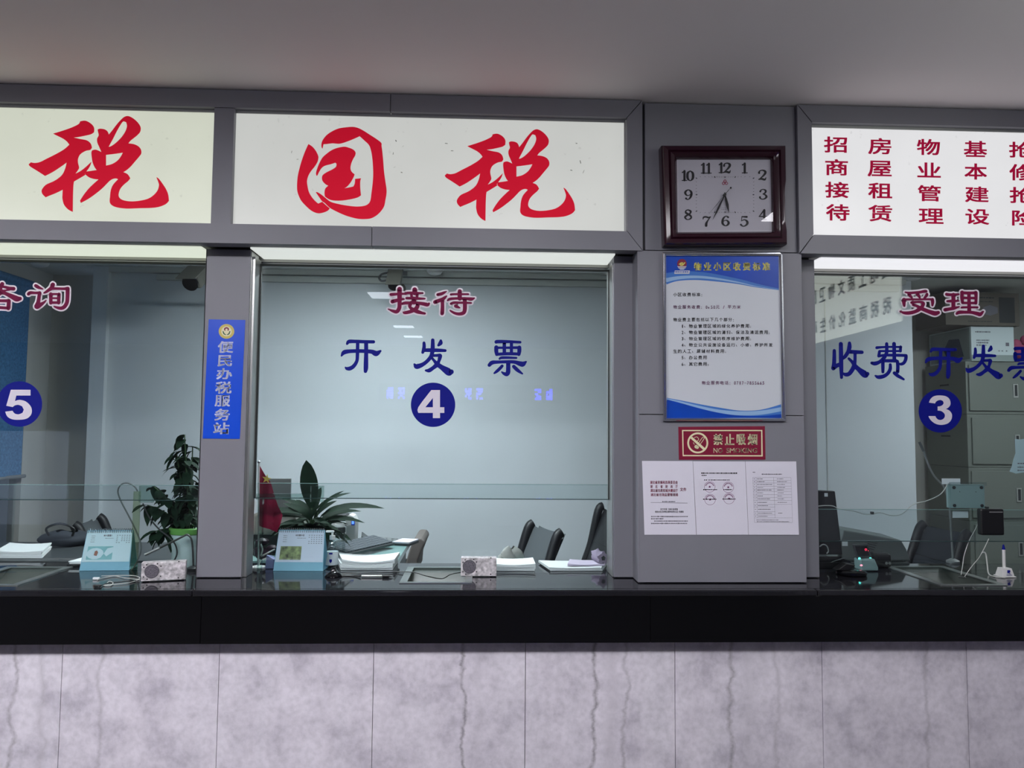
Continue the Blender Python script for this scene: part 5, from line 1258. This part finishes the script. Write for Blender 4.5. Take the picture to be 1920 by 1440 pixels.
xx = at(656, 1008, 1.08).x
t = thing('stapler', (xx, 1.1, TOP), 'black stapler behind the keyboard on the glass desk', 'stapler')
MB().box(xx-.05, xx+.045, 1.08, 1.115, TOP+.001, TOP+.014).build('base', 'black', t, bevel=.003)
MB().hexa([(xx-.052, 1.083, TOP+.03), (xx+.03, 1.083, TOP+.018), (xx+.03, 1.083, TOP+.035), (xx-.045, 1.083, TOP+.055)], [(xx-.052, 1.112, TOP+.03), (xx+.03, 1.112, TOP+.018), (xx+.03, 1.112, TOP+.035), (xx-.045, 1.112, TOP+.055)]).build('arm', 'black', t, bevel=.004)

# ---- stacks of paper (each sheaf slightly bowed)
def paper_stack(label, corners, h, grp=None, m='paper_white', n=4, name='paper_stack', bow=.006):
    c = sum((Vector(q) for q in corners), Vector())/4
    t = thing(name, (c.x, c.y, TOP), label, 'paper', grp)
    for k_ in range(n):
        z0_ = c.z + h*k_/n + .0008; z1_ = c.z + h*(k_+1)/n
        jx, jy = R.uniform(-.006, .006), R.uniform(-.004, .004)
        g = 8; top_, bot = [], []
        for j in range(g+1):
            rt, rb = [], []
            for i in range(g+1):
                u, v = i/g, j/g
                q = (Vector(corners[0])*(1-u)+Vector(corners[1])*u)*(1-v)+(Vector(corners[3])*(1-u)+Vector(corners[2])*u)*v
                dz = bow*((2*u-1)**2)*(k_+1)/n*1.6
                rt.append((q.x+jx, q.y+jy, z1_+dz)); rb.append((q.x+jx, q.y+jy, z0_+dz*k_/(k_+1)))
            top_.append(rt); bot.append(rb)
        mb = MB().grid(top_).grid(bot)
        for line_t, line_b in ((top_[0], bot[0]), (top_[-1], bot[-1]), ([r_[0] for r_ in top_], [r_[0] for r_ in bot]), ([r_[-1] for r_ in top_], [r_[-1] for r_ in bot])):
            mb.grid([line_t, line_b])
        mb.build('sheaf', m, t)
z_ = TOP+.001
def quadz(*pp): return [onz(px_, py_, z_) for px_, py_ in pp]
def cor(y0, y1, xa0, xb0, xa1=None, xb1=None, z=z_):
    """front edge pixels xa0..xb0 at depth y0, back edge xa1..xb1 at depth y1"""
    return [(at(xa0, 1070, y0).x, y0, z), (at(xb0, 1070, y0).x, y0, z), (at(xb1 or xb0, 1060, y1).x, y1, z), (at(xa1 or xa0, 1060, y1).x, y1, z)]
paper_stack('thick bowed stack of white forms beside the pump bottle', cor(.42, .62, 640, 738, 632, 748), .036, bow=.008, n=5)
paper_stack('stack of white forms just right of the speaker box in the middle window', cor(.395, .56, 925, 1005, 922, 1000), .028, n=4, bow=.004)
paper_stack('low pile of white paper at the right end of the middle window', cor(.40, .585, 1030, 1128, 1010, 1138), .014, n=3, bow=.002)
paper_stack('thin loose sheets under the lavender cloth roll', cor(.43, .55, 1062, 1132, 1066, 1136, TOP+.018), .006, m='lilac_paper', n=2, bow=.003, name='loose_sheets')
# lavender cloth roll
c = at(1123, 1046, .48); mb = MB(); T = Matrix.Translation((c.x, .48, TOP+.053)) @ Matrix.Rotation(math.radians(15), 4, 'Z')
rows = []
for j in range(9):
    row = []
    for i in range(49):
        a = 2*math.pi*i/48; r_ = .026+.004*math.sin(a*5+j)+.002*math.sin(a*9+j*2); row.append((r_*math.cos(a)+.001*j, -.05+.0125*j, r_*math.sin(a)))
    rows.append(row)
t = thing('rolled_cloth', (c.x, .48, TOP+.025), 'crumpled lavender cloth roll on the papers at the right of the middle window', 'cloth')
MB(T).grid(rows).build('roll', 'lilac', t, smooth=True)
MB(T).grid([[(.4*q[0], -.051+.002*(k_ % 2), .4*q[2]) for q in rows[0]] if k_ == 0 else [(q[0], -.05, q[2]) for q in rows[0]] for k_ in range(2)]).build('roll_end', 'lilac', t, smooth=True)
MB(T).cyl((0, -.05, 0), (0, -.046, 0), .011).build('core', 'dgrey_plastic', t)
# plastic bag on the office desk behind
c = onz(955, 1052, TOP); mb = MB(); cx, cy = at(955, 1042, .80).x, .80
rows = []
for j in range(11):
    v = j/10; row = []
    for i in range(29):
        a = 2*math.pi*i/28; r_ = (.045+.012*math.sin(3*a+v*3)+.006*math.sin(7*a+v*9))*math.sin(math.pi*(.12+.84*v))**.6*(1-.35*v)
        row.append((cx+1.5*r_*math.cos(a)+.01*v, cy+r_*math.sin(a), TOP-.03+.075*v+.008*math.sin(2*a+1)*v))
    rows.append(row)
mb.grid(rows); mb.build('plastic_bag', 'bag', None, smooth=True, label='crumpled grey plastic bag in front of the grey mesh office chair', cat='bag')
desk('narrow side desk under the crumpled plastic bag', at(925, 1050, .8).x, at(1000, 1050, .8).x, .70, .95)
tb = [o for o in COL.objects if o.name.startswith('office_desk')][-1]
for o in COL.objects:
    if o.parent == tb or o == tb: pass
tb.location.z -= .035
# ---- puck stand, pens on leads
c = onz(625, 1081, TOP)
t = thing('pen_holder', (c.x, c.y, TOP), 'black round pen holder in front of the pump bottle', 'pen holder')
MB().lathe((c.x, c.y, TOP+.001), [(.036, 0), (.037, .004), (.028, .016), (.014, .022), (.011, .034), (.006, .038)], 24).build('base', 'black_gloss', t, smooth=True)
a_, b_ = onz(678, 1083, TOP), onz(735, 1085, TOP)
t = thing('pen', ((a_.x+b_.x)/2, a_.y, TOP), 'silver and black pen lying on the counter left of the steel tray', 'pen')
yy = a_.y; zz = TOP+.0065
MB().tube([(a_.x, yy, zz), (b_.x-.045, yy-.003, zz)], .005, 12).build('barrel', 'silver', t, smooth=True)
MB().tube([(b_.x-.043, yy-.003, zz), (b_.x-.015, yy-.004, zz)], .0062, 12).build('grip', 'black', t, smooth=True)
MB().tube([(b_.x-.014, yy-.004, zz), (b_.x, yy-.005, zz-.002)], [.005, .0012], 12).build('tip', 'dgrey_plastic', t, smooth=True)
cable([(c.x+.03, c.y, TOP+.004), (c.x+.06, c.y+.004, TOP+.003), (c.x+.09, c.y-.004, TOP+.003), (a_.x-.004, yy, zz)], .003, 'cable_dark', label='dark coiled lead between the pen holder and the pen', cat='cable')
cable([onz(640, 1076, TOP+.004), onz(690, 1074, TOP+.004), onz(740, 1072, TOP+.006), onz(775, 1073, TOP+.01), onz(800, 1080, TOP+.006), onz(828, 1085, TOP-.02) , onz(845, 1077, TOP+.006), onz(864, 1073, TOP+.008)], .0022, 'cable_dark', label='thin dark cable running across the middle steel tray to the speaker box', cat='cable')

# ---- small things beside the flag
c = at(505, 1066, .46); a_ = at(497, 1066, .45); b_ = at(513, 1040, .45)
MB().hexa([(a_.x, .45, TOP+.001), (b_.x, .45, TOP+.001), (b_.x, .45, b_.z-.02), (a_.x+.004, .45, b_.z)], [(a_.x+.01, .50, TOP+.001), (b_.x+.01, .50, TOP+.001), (b_.x+.01, .50, b_.z-.03), (a_.x+.014, .50, b_.z-.01)]).build('card_holder', 'lilac_box', None, bevel=.002, label='small slate-blue plastic holder beside the middle desk calendar', cat='holder')
cable([at(489, 1020, .53), at(492, 1030, .53), at(490, 1042, .53), at(500, 1038, .52), at(515, 1030, .54)], .004, 'cable', label='thick white cable behind the flag stick', cat='cable')
cable([at(500, 1046, .49), at(489, 1052, .48), at(486, 1062, .46), at(492, 1070, .45), at(505, 1073, .44)], .0026, 'cable', label='thin white cable loop beside the slate-blue holder', cat='cable')
mb = MB(); rr = random.Random(3)
for i in range(9):
    q = at(480+rr.uniform(2, 36), 1015+rr.uniform(0, 28), .66); mb.ball(q, rr.uniform(.014, .026), 10, (1.4, 1, .8))
mb.build('purse', 'darkplum', None, smooth=True, label='dark plum purse in the shade under the beige printer', cat='bag')

# ---- left window: gooseneck, cables, tray of paper, bag
p = at(262, 1050, .50)
a_ = [at(*q, .41) for q in ((272, 1040), (300, 1027), (325, 1015), (343, 1006), (352, 1003))]
t = thing('gooseneck_microphone', a_[-1], 'silver gooseneck microphone stretched in front of the green-rimmed pot', 'microphone')
a_ = a_ + [Vector((a_[-1].x+.02, .41, a_[-1].z-.03)), Vector((a_[-1].x+.03, .41, TOP+.02))]
MB().tube(smooth_pts([tuple(q) for q in a_[1:]], 5), .0045, 8).build('gooseneck', 'darkmetal', t, smooth=True)
MB().tube([tuple(a_[0]), tuple(a_[1])], .0062, 12).build('capsule', 'silver', t, smooth=True)
MB().lathe((a_[-1].x, a_[-1].y, TOP+.001), [(.03, 0), (.03, .012), (.012, .02)]).build('base', 'black', t, smooth=True)
cable([at(*q, .42) for q in ((232, 1080), (250, 1065), (262, 1040), (264, 1020), (255, 995), (240, 965), (226, 938), (221, 920), (228, 908), (240, 906), (252, 912), (258, 921))], .0034, 'cable_grey', label='grey cable looping up from the counter to the glass clamp in the left window', cat='cable')
cable([at(*q, .44) for q in ((268, 944), (280, 970), (298, 992), (318, 1008), (329, 1022), (332, 1038), (326, 1052))], .0034, 'cable_dark', label='dark cable hanging from the glass clamp towards the speaker box', cat='cable')
cable([onz(*q, TOP+.004) for q in ((262, 1087), (235, 1084), (215, 1080), (192, 1084), (182, 1087))], .0018, 'cable', label='white cable with a plug on the counter before the left calendar', cat='cable')
cable([onz(*q, TOP+.004) for q in ((262, 1089), (240, 1090), (215, 1092), (200, 1094), (190, 1098), (183, 1101))], .002, 'cable_dark', label='dark cable with a plug nearest the counter edge in the left window', cat='cable')
cable([onz(*q, TOP+.004) for q in ((200, 1094), (205, 1090), (212, 1093), (206, 1098), (196, 1097), (240, 1093), (262, 1084), (245, 1079), (190, 1080))], .0016, 'cable', label='tangled thin white cable before the left calendar', cat='cable')
for (px_, py_), m, lb in (((181, 1087), 'label', 'pale cable plug lying before the left calendar'), ((184, 1101), 'black', 'black cable plug lying before the left calendar')):
    q = onz(px_, py_, TOP); MB().box(q.x-.014, q.x+.012, q.y-.006, q.y+.006, TOP+.001, TOP+.01).build('cable_plug', m, None, bevel=.002, label=lb, cat='plug')
q0, q1 = at(134, 1060, .52), at(152, 1060, .52)
paper_stack('small stack of cards behind the left calendar', [(q0.x, .50, z_+.012), (q1.x+.03, .50, z_+.012), (q1.x+.03, .60, z_+.012), (q0.x+.01, .60, z_+.012)], .012, n=2, bow=0)
MB().box(q0.x-.005, q1.x+.035, .49, .60, TOP+.001, TOP+.012).build('card_tray', 'black', None, label='thin black tray under the stack of cards', cat='tray')
paper_stack('loose white sheets in place of an entrance reflection at the far left', [(at(8, 1050, .8).x, .72, z_), (at(95, 1050, .8).x, .72, z_), (at(98, 1040, 1.0).x, .98, z_), (at(20, 1040, 1.0).x, .98, z_)], .03, n=4, bow=.004)  # pale sheets put in where the pane only mirrors the entrance
cx, cy = at(118, 1045, 1.1).x, 1.13
rows = []
for j in range(9):
    v = j/8; row = []
    for i in range(25):
        a = 2*math.pi*i/24; r_ = (.10+.012*math.sin(4*a+v*2))*math.sin(math.pi*(.15+.8*v))**.5
        row.append((cx+1.35*r_*math.cos(a), cy+.8*r_*math.sin(a), TOP+.002+.075*v+.006*math.sin(3*a)*v))
    rows.append(row)
t = thing('handbag', (cx, cy, TOP), 'dark soft handbag on the desk left of the left calendar', 'bag')
MB().grid(rows).build('body', 'bagdark', t, smooth=True)
MB().tube(smooth_pts([(cx-.06, cy-.06, TOP+.06), (cx-.07, cy-.07, TOP+.10), (cx, cy-.075, TOP+.125), (cx+.07, cy-.07, TOP+.10), (cx+.06, cy-.06, TOP+.06)], 4), .006, 8).build('handle', 'black', t, smooth=True)

# ---- right window
# intercom taped on the inside of the pane
Yi = .375
a_, b_ = at(1783, 953, Yi), at(1846, 909, Yi)
t = thing('intercom_box', ((a_.x+b_.x)/2, Yi, a_.z), 'teal-grey box with four rubber feet taped inside the right window', 'electronic box')
MB().box(a_.x, b_.x, Yi, Yi+.035, a_.z, b_.z).build('casing', 'boxteal', t, bevel=.003)
for fx_, fz_ in ((.1, .12), (.9, .12), (.1, .88), (.9, .88)):
    x, z = a_.x+(b_.x-a_.x)*fx_, a_.z+(b_.z-a_.z)*fz_; MB().cyl((x, Yi, z), (x, Yi-.004, z), .0072, seg=20).build('rubber_foot', 'slot', t)
mb = MB()
for fx_ in (.27, .74): x, z = a_.x+(b_.x-a_.x)*fx_, a_.z+(b_.z-a_.z)*.7; mb.cyl((x, Yi, z), (x, Yi-.001, z), .002, seg=10)
mb.build('screw_hole', 'slot', t)
MB().box(a_.x-.006, b_.x+.01, Yi-.0008, Yi-.0002, b_.z-.004, b_.z+.012).build('tape', 'clear', t)
MB().box(a_.x-.012, a_.x, Yi-.0008, Yi-.0002, a_.z-.01, b_.z+.006).build('tape', 'clear', t)
q0, q1 = at(1766, 897, Yi), at(1801, 908, Yi); MB().box(q0.x, q1.x, Yi+.001, Yi+.0016, q1.z, q0.z).build('paper_slip', 'label', None, label='white paper slip above the teal-grey box', cat='paper')
q0, q1 = at(1786, 958, Yi), at(1816, 971, Yi); MB().box(q0.x, q1.x, Yi+.001, Yi+.0016, q1.z, q0.z).build('paper_slip', 'label', None, label='white paper slip below the teal-grey box', cat='paper')
# black adapter hanging on the pane
Ya = .30; a_, b_ = at(1841, 1004, Ya), at(1883, 954, Ya)
t = thing('power_adapter', ((a_.x+b_.x)/2, Ya, a_.z), 'black power adapter stuck outside the right window below the teal-grey box', 'adapter')
MB().box(a_.x, b_.x, Ya, Ya+.034, a_.z, b_.z).build('casing', 'black', t, bevel=.008, seg=3)
x = a_.x+(b_.x-a_.x)*.35; MB().box(x-.006, x+.006, Ya+.01, Ya+.022, b_.z-.001, b_.z+.008).build('switch', 'slot', t)
x = a_.x+(b_.x-a_.x)*.35; MB().box(x, b_.x-.008, Ya-.0006, Ya, b_.z-.017, b_.z-.013).build('marking', 'silver', t)
# white cable across the pane
cable([at(*q, Yi+.01) for q in ((1534, 949), (1548, 948), (1562, 949), (1574, 954), (1600, 958), (1620, 964), (1636, 964), (1650, 961), (1668, 966), (1684, 966), (1696, 960), (1712, 946), (1738, 939), (1760, 929), (1770, 919), (1776, 908))], .0022, 'cable', label='thin white cable draped across the right window to the teal-grey box', cat='cable')
q = at(1636, 962, Yi+.006); MB().box(q.x-.006, q.x+.006, Yi+.004, Yi+.016, q.z-.006, q.z+.006).build('cable_clip', 'ink', None, label='tiny black clip on the cable across the right window', cat='clip')
# leads hanging from adapter to the tray, ring weight
q = onz(1804, 1084, TOP)
cable([at(1838, 958, .36), at(1832, 985, .36), at(1818, 1012, .35), at(1808, 1040, .33), at(1805, 1060, .32), onz(1802, 1078, TOP+.004)], .0016, 'cable', label='left of two thin white leads hanging over the right steel tray', cat='cable')
cable([at(1854, 1010, .30), at(1847, 1025, .30), at(1836, 1045, .29), at(1822, 1062, .28), onz(1808, 1082, TOP+.004)], .0016, 'cable', label='right of two thin white leads hanging over the right steel tray', cat='cable')
cable([at(1841, 1036, .34), at(1848, 1038, .34), at(1851, 1058, .33), onz(1854, 1076, TOP+.004), onz(1865, 1081, TOP+.004), onz(1885, 1083, TOP+.004)], .003, 'cable', label='white lead running to the white pen stand', cat='cable')
mb = MB()
pts = [(q.x+.014*math.cos(a*.5), q.y+.01*math.sin(a*.5), TOP+.004) for a in range(13)]
mb.tube(pts, .0028, 6).build('cable_ring', 'darkmetal', None, smooth=True, label='small dark cable ring at the edge of the right steel tray', cat='ring')
# gooseneck lamp arm
a_ = [at(*q, .62) for q in ((1724, 829), (1732, 846), (1741, 872), (1752, 893), (1768, 910), (1774, 925), (1780, 942))]
t = thing('gooseneck_microphone', a_[-1], 'grey gooseneck microphone rising behind the teal-grey box', 'microphone')
MB().tube(smooth_pts([tuple(q) for q in a_[1:]] + [(a_[-1].x+.01, .62, TOP+.02)], 4), .005, 8).build('gooseneck', 'grey_plastic', t, smooth=True)
MB().tube([tuple(a_[0]), tuple(a_[1])], .0065, 12).build('capsule', 'cable_grey', t, smooth=True)
MB().lathe((a_[-1].x+.01, .62, TOP+.001), [(.03, 0), (.03, .01), (.012, .02)]).build('base', 'grey_plastic', t, smooth=True)
# taped paper notes at the right edge
lp = [(1903, 823), (1912, 824), (1925, 822), (1925, 885), (1905, 888), (1893, 884), (1897, 875), (1900, 862), (1904, 850)]
mb = MB(); poly_mesh(mb, [lp], lambda x, y: at(x, y, .345), .0006); t = thing('paper_note', at(1912, 850, .345), 'torn pale blue paper note stuck on the right window at the frame edge', 'paper'); mb.build('sheet', 'notepaper', t)
mb = MB()
for y in (869, 876, 882): dashes(mb, 1908, 1920, y, 3, .3445, wmin=2, wmax=4, gap=1.5)
mb.build('writing', 'greyink', t)
# monitor, printer, payment terminal, dock
Ym = .60; a_ = [at(*q, Ym) for q in ((1500, 918), (1566, 921), (1580, 1040), (1500, 1040))]
t = thing('monitor', (a_[2].x-.1, Ym, TOP), 'black monitor with a pale sticker partly hidden by the column', 'monitor')
MB().hexa([tuple(q) for q in a_], [tuple(q+Vector((0, .03, 0))) for q in a_]).build('screen_housing', 'black', t, bevel=.004)
q = at(1549, 928, Ym); MB().box(q.x-.009, q.x+.008, Ym-.001, Ym-.0002, q.z-.008, q.z+.009).build('sticker', 'label', t)
MB().box(a_[2].x-.16, a_[2].x-.11, Ym+.03, Ym+.05, TOP+.01, TOP+.2).build('stand', 'black', t); MB().box(a_[2].x-.22, a_[2].x-.04, Ym-.02, Ym+.05, TOP+.001, TOP+.012).build('foot', 'black', t, bevel=.003)
Yp = .66
a_ = [at(*q, Yp) for q in ((1568, 1062), (1582, 994), (1596, 996), (1690, 1013), (1700, 1030), (1708, 1062))]
a_ = [(q.x, q.z) for q in a_]; a_[0] = (a_[0][0], TOP+.002); a_[-1] = (a_[-1][0], TOP+.002)
t = thing('receipt_printer', (a_[0][0]+.2, Yp+.1, TOP), 'grey printer with a sloping ribbed top behind the right window', 'printer')
MB().hexa([(x, Yp, z) for x, z in a_], [(x+.03, Yp+.24, z) for x, z in a_]).build('body', 'printergrey', t, bevel=.006)
mb = MB()
for i in range(4):
    p0, p1 = at(1622, 1014+i*4, Yp-.001), at(1645-i*2, 1019+i*4, Yp-.001); mb.tube([p0, p1], .0016, 4)
mb.build('vent', 'slot', t)
q = at(1584, 1019, Yp); MB().box(q.x-.014, q.x+.014, Yp-.002, Yp, q.z-.012, q.z+.012).build('sticker', 'label', t)
Yt = .42; a_ = [at(*q, Yt) for q in ((1611, 1075), (1599, 1021), (1628, 1020), (1641, 1070))]
t = thing('payment_terminal', (a_[0].x+.03, Yt, TOP), 'grey payment terminal with red and cyan lights standing in the right window', 'terminal')
bz = TOP+.004
lower = [(a_[0].x-.004, bz), (at(1611, 1050, Yt).x-.006, at(1611, 1048, Yt).z), (at(1634, 1046, Yt).x, at(1634, 1046, Yt).z), (a_[3].x, at(1641, 1062, Yt).z), (a_[3].x, bz)]
MB().hexa([(x, Yt-.03, z) for x, z in lower], [(x, Yt+.04, z) for x, z in lower]).build('base', 'boxteal', t, bevel=.005)
up_ = [at(1607, 1048, Yt), at(1599, 1021, Yt), at(1628, 1020, Yt), at(1636, 1048, Yt)]
MB().hexa([tuple(q) for q in up_], [tuple(q+Vector((.004, .018, 0))) for q in up_]).build('head', 'dgrey_plastic', t, bevel=.003)
scq = [at(1609, 1042, Yt-.001), at(1603, 1024, Yt-.001), at(1625, 1024, Yt-.001), at(1631, 1042, Yt-.001)]
MB().add([tuple(q) for q in scq], [(0, 1, 2, 3)]).build('screen', 'black_gloss', t)
mb = MB(); ring(mb, 1623.5, 1030.5, 1.3, 2.1, Yt-.002, 14); disc(mb, 1628, 1032.5, .8, Yt-.002, 8); mb.build('red_digit', 'led_red', t)
for x, y in ((1611.5, 1047.5), (1632, 1047.5)):
    mb = MB(); disc(mb, x, y, 2.2, Yt-.032 if x > 1e9 else Yt-.003, 14); mb.build('cyan_light', 'led_cyan', t)
mb = MB(); disc(mb, 1615, 1060, 2.6, Yt-.0315, 14, ry=1.6); mb.build('red_light', 'led_pink', t)
c = onz(1600, 1079, TOP); Yk = c.y
t = thing('handset_cradle', (c.x, Yk, TOP), 'flat black cradle with a raised open lid on the counter in the right window', 'device')
a_ = [at(*q, Yk) for q in ((1563, 1079), (1565, 1068), (1600, 1066), (1630, 1070), (1632, 1076), (1625, 1083), (1575, 1083))]
MB().lathe((c.x, Yk+.02, TOP+.001), [(.062, 0), (.066, .004), (.066, .014), (.055, .02)], 36).build('base', 'black_gloss', t, smooth=True)
lid = [(c.x-.075, TOP+.022), (c.x-.03, TOP+.052), (c.x+.012, TOP+.045), (c.x-.012, TOP+.022)]
MB().hexa([(x, Yk+.0, z) for x, z in lid], [(x, Yk+.05, z) for x, z in lid]).build('lid', 'black', t, bevel=.003)
Yb2 = .47; a_, b_ = at(1640, 1068, Yb2), at(1673, 1038, Yb2)
t = thing('scanner', ((a_.x+b_.x)/2, Yb2, TOP), 'black device with two round buttons beside the payment terminal', 'device')
MB().box(a_.x, b_.x, Yb2, Yb2+.09, TOP+.001, b_.z).build('body', 'black', t, bevel=.015, seg=3)
for px_ in (1662, 1668): q = at(px_, 1056, Yb2); MB().cyl((q.x, Yb2, q.z), (q.x, Yb2-.003, q.z), .0065, seg=16).build('button', 'grey_plastic', t)
a_, b_ = at(1532, 1072, .46), at(1596, 1050, .46)
t = thing('document_tray', ((a_.x+b_.x)/2, .62, TOP), 'black open tray behind the flat cradle', 'tray')
MB().box(a_.x, b_.x, .46, .56, TOP+.001, TOP+.012).box(a_.x, b_.x, .46, .465, TOP+.012, b_.z-.012).box(a_.x, b_.x, .555, .56, TOP+.012, b_.z).box(b_.x-.005, b_.x, .465, .555, TOP+.012, b_.z-.006).build('body', 'black', t)
cable([at(*q, .575) for q in ((1537, 1025), (1543, 1021), (1550, 1024), (1553, 1033), (1550, 1038))], .0032, 'cable', label='white cable arc beside the black monitor foot', cat='cable')
cable([at(1540, 1066, .48), at(1560, 1054, .48), at(1585, 1046, .48), at(1604, 1043, .50)], .0022, 'cable_grey', label='grey cable curving to the payment terminal', cat='cable')
# pen stand
c = onz(1890, 1083, TOP); x, y = c.x, c.y+.02
t = thing('pen_stand', (x, y, TOP), 'white desk pen stand with a blue mark at the right edge of the counter', 'pen stand')
def sq(z, h): return [(x-h, y-h*.8, z), (x+h, y-h*.8, z), (x+h, y+h*.8, z), (x-h, y+h*.8, z)]
MB().hexa(sq(TOP+.001, .034), sq(TOP+.006, .034)).hexa(sq(TOP+.006, .029), sq(TOP+.040, .021)).build('base', 'white_plastic', t, bevel=.0015)
mb = MB(); poly_mesh(mb, [[(-.006, .033), (.007, .034), (.008, .026), (.002, .022), (.008, .017), (.004, .016), (-.002, .022), (-.007, .020)]], lambda a, b: Vector((x+a, y-.0235+(.04-b)*-.17, TOP+b))); quad(mb, [(-.012, .014), (.013, .014), (.013, .0115), (-.012, .0115)], fn=lambda a, b: Vector((x+a, y-.0235+(.04-b)*-.18, TOP+b))); mb.build('mark', 'navy', t)
MB().cyl((x-.002, y, TOP+.04), (x, y+.002, TOP+.12), .0068).build('pen_barrel', 'white_plastic', t, smooth=True)
MB().cyl((x, y+.002, TOP+.12), (x, y+.003, TOP+.142), .0072, .003).build('pen_cap', 'navy', t, smooth=True)

# ================================================================== repeats share a group
GROUPS = {'office_chair': 'office chairs behind the service windows', 'illuminated_sign': 'backlit header signs', 'number_disc': 'numbered discs on the windows', 'window_lettering': 'vinyl lettering on the windows',
          'ceiling_light': 'ceiling lights', 'smoke_detector': 'smoke detectors on the office ceiling', 'security_camera': 'security cameras in the office', 'desk_calendar': 'desk calendars on the counter',
          'speaker_box': 'speaker boxes on the counter', 'deal_tray': 'steel deal trays in the counter', 'notice_sheet': 'printed notices under the no smoking plate', 'paper_stack': 'stacks of paper behind the glass',
          'gooseneck_microphone': 'gooseneck microphones', 'office_desk': 'office desks', 'potted_plant': 'potted plants behind the glass', 'cable': 'cables on the counter and windows', 'carton': 'cartons on the cabinets',
          'cable_plug': 'cable plugs on the counter', 'paper_slip': 'paper slips by the teal-grey box', 'ticker_board': 'character boards in the lobby'}
for o in list(COL.objects):
    if o.parent is None and 'label' in o and 'group' not in o:
        g = GROUPS.get(o.name.split('.')[0])
        if g: o['group'] = g
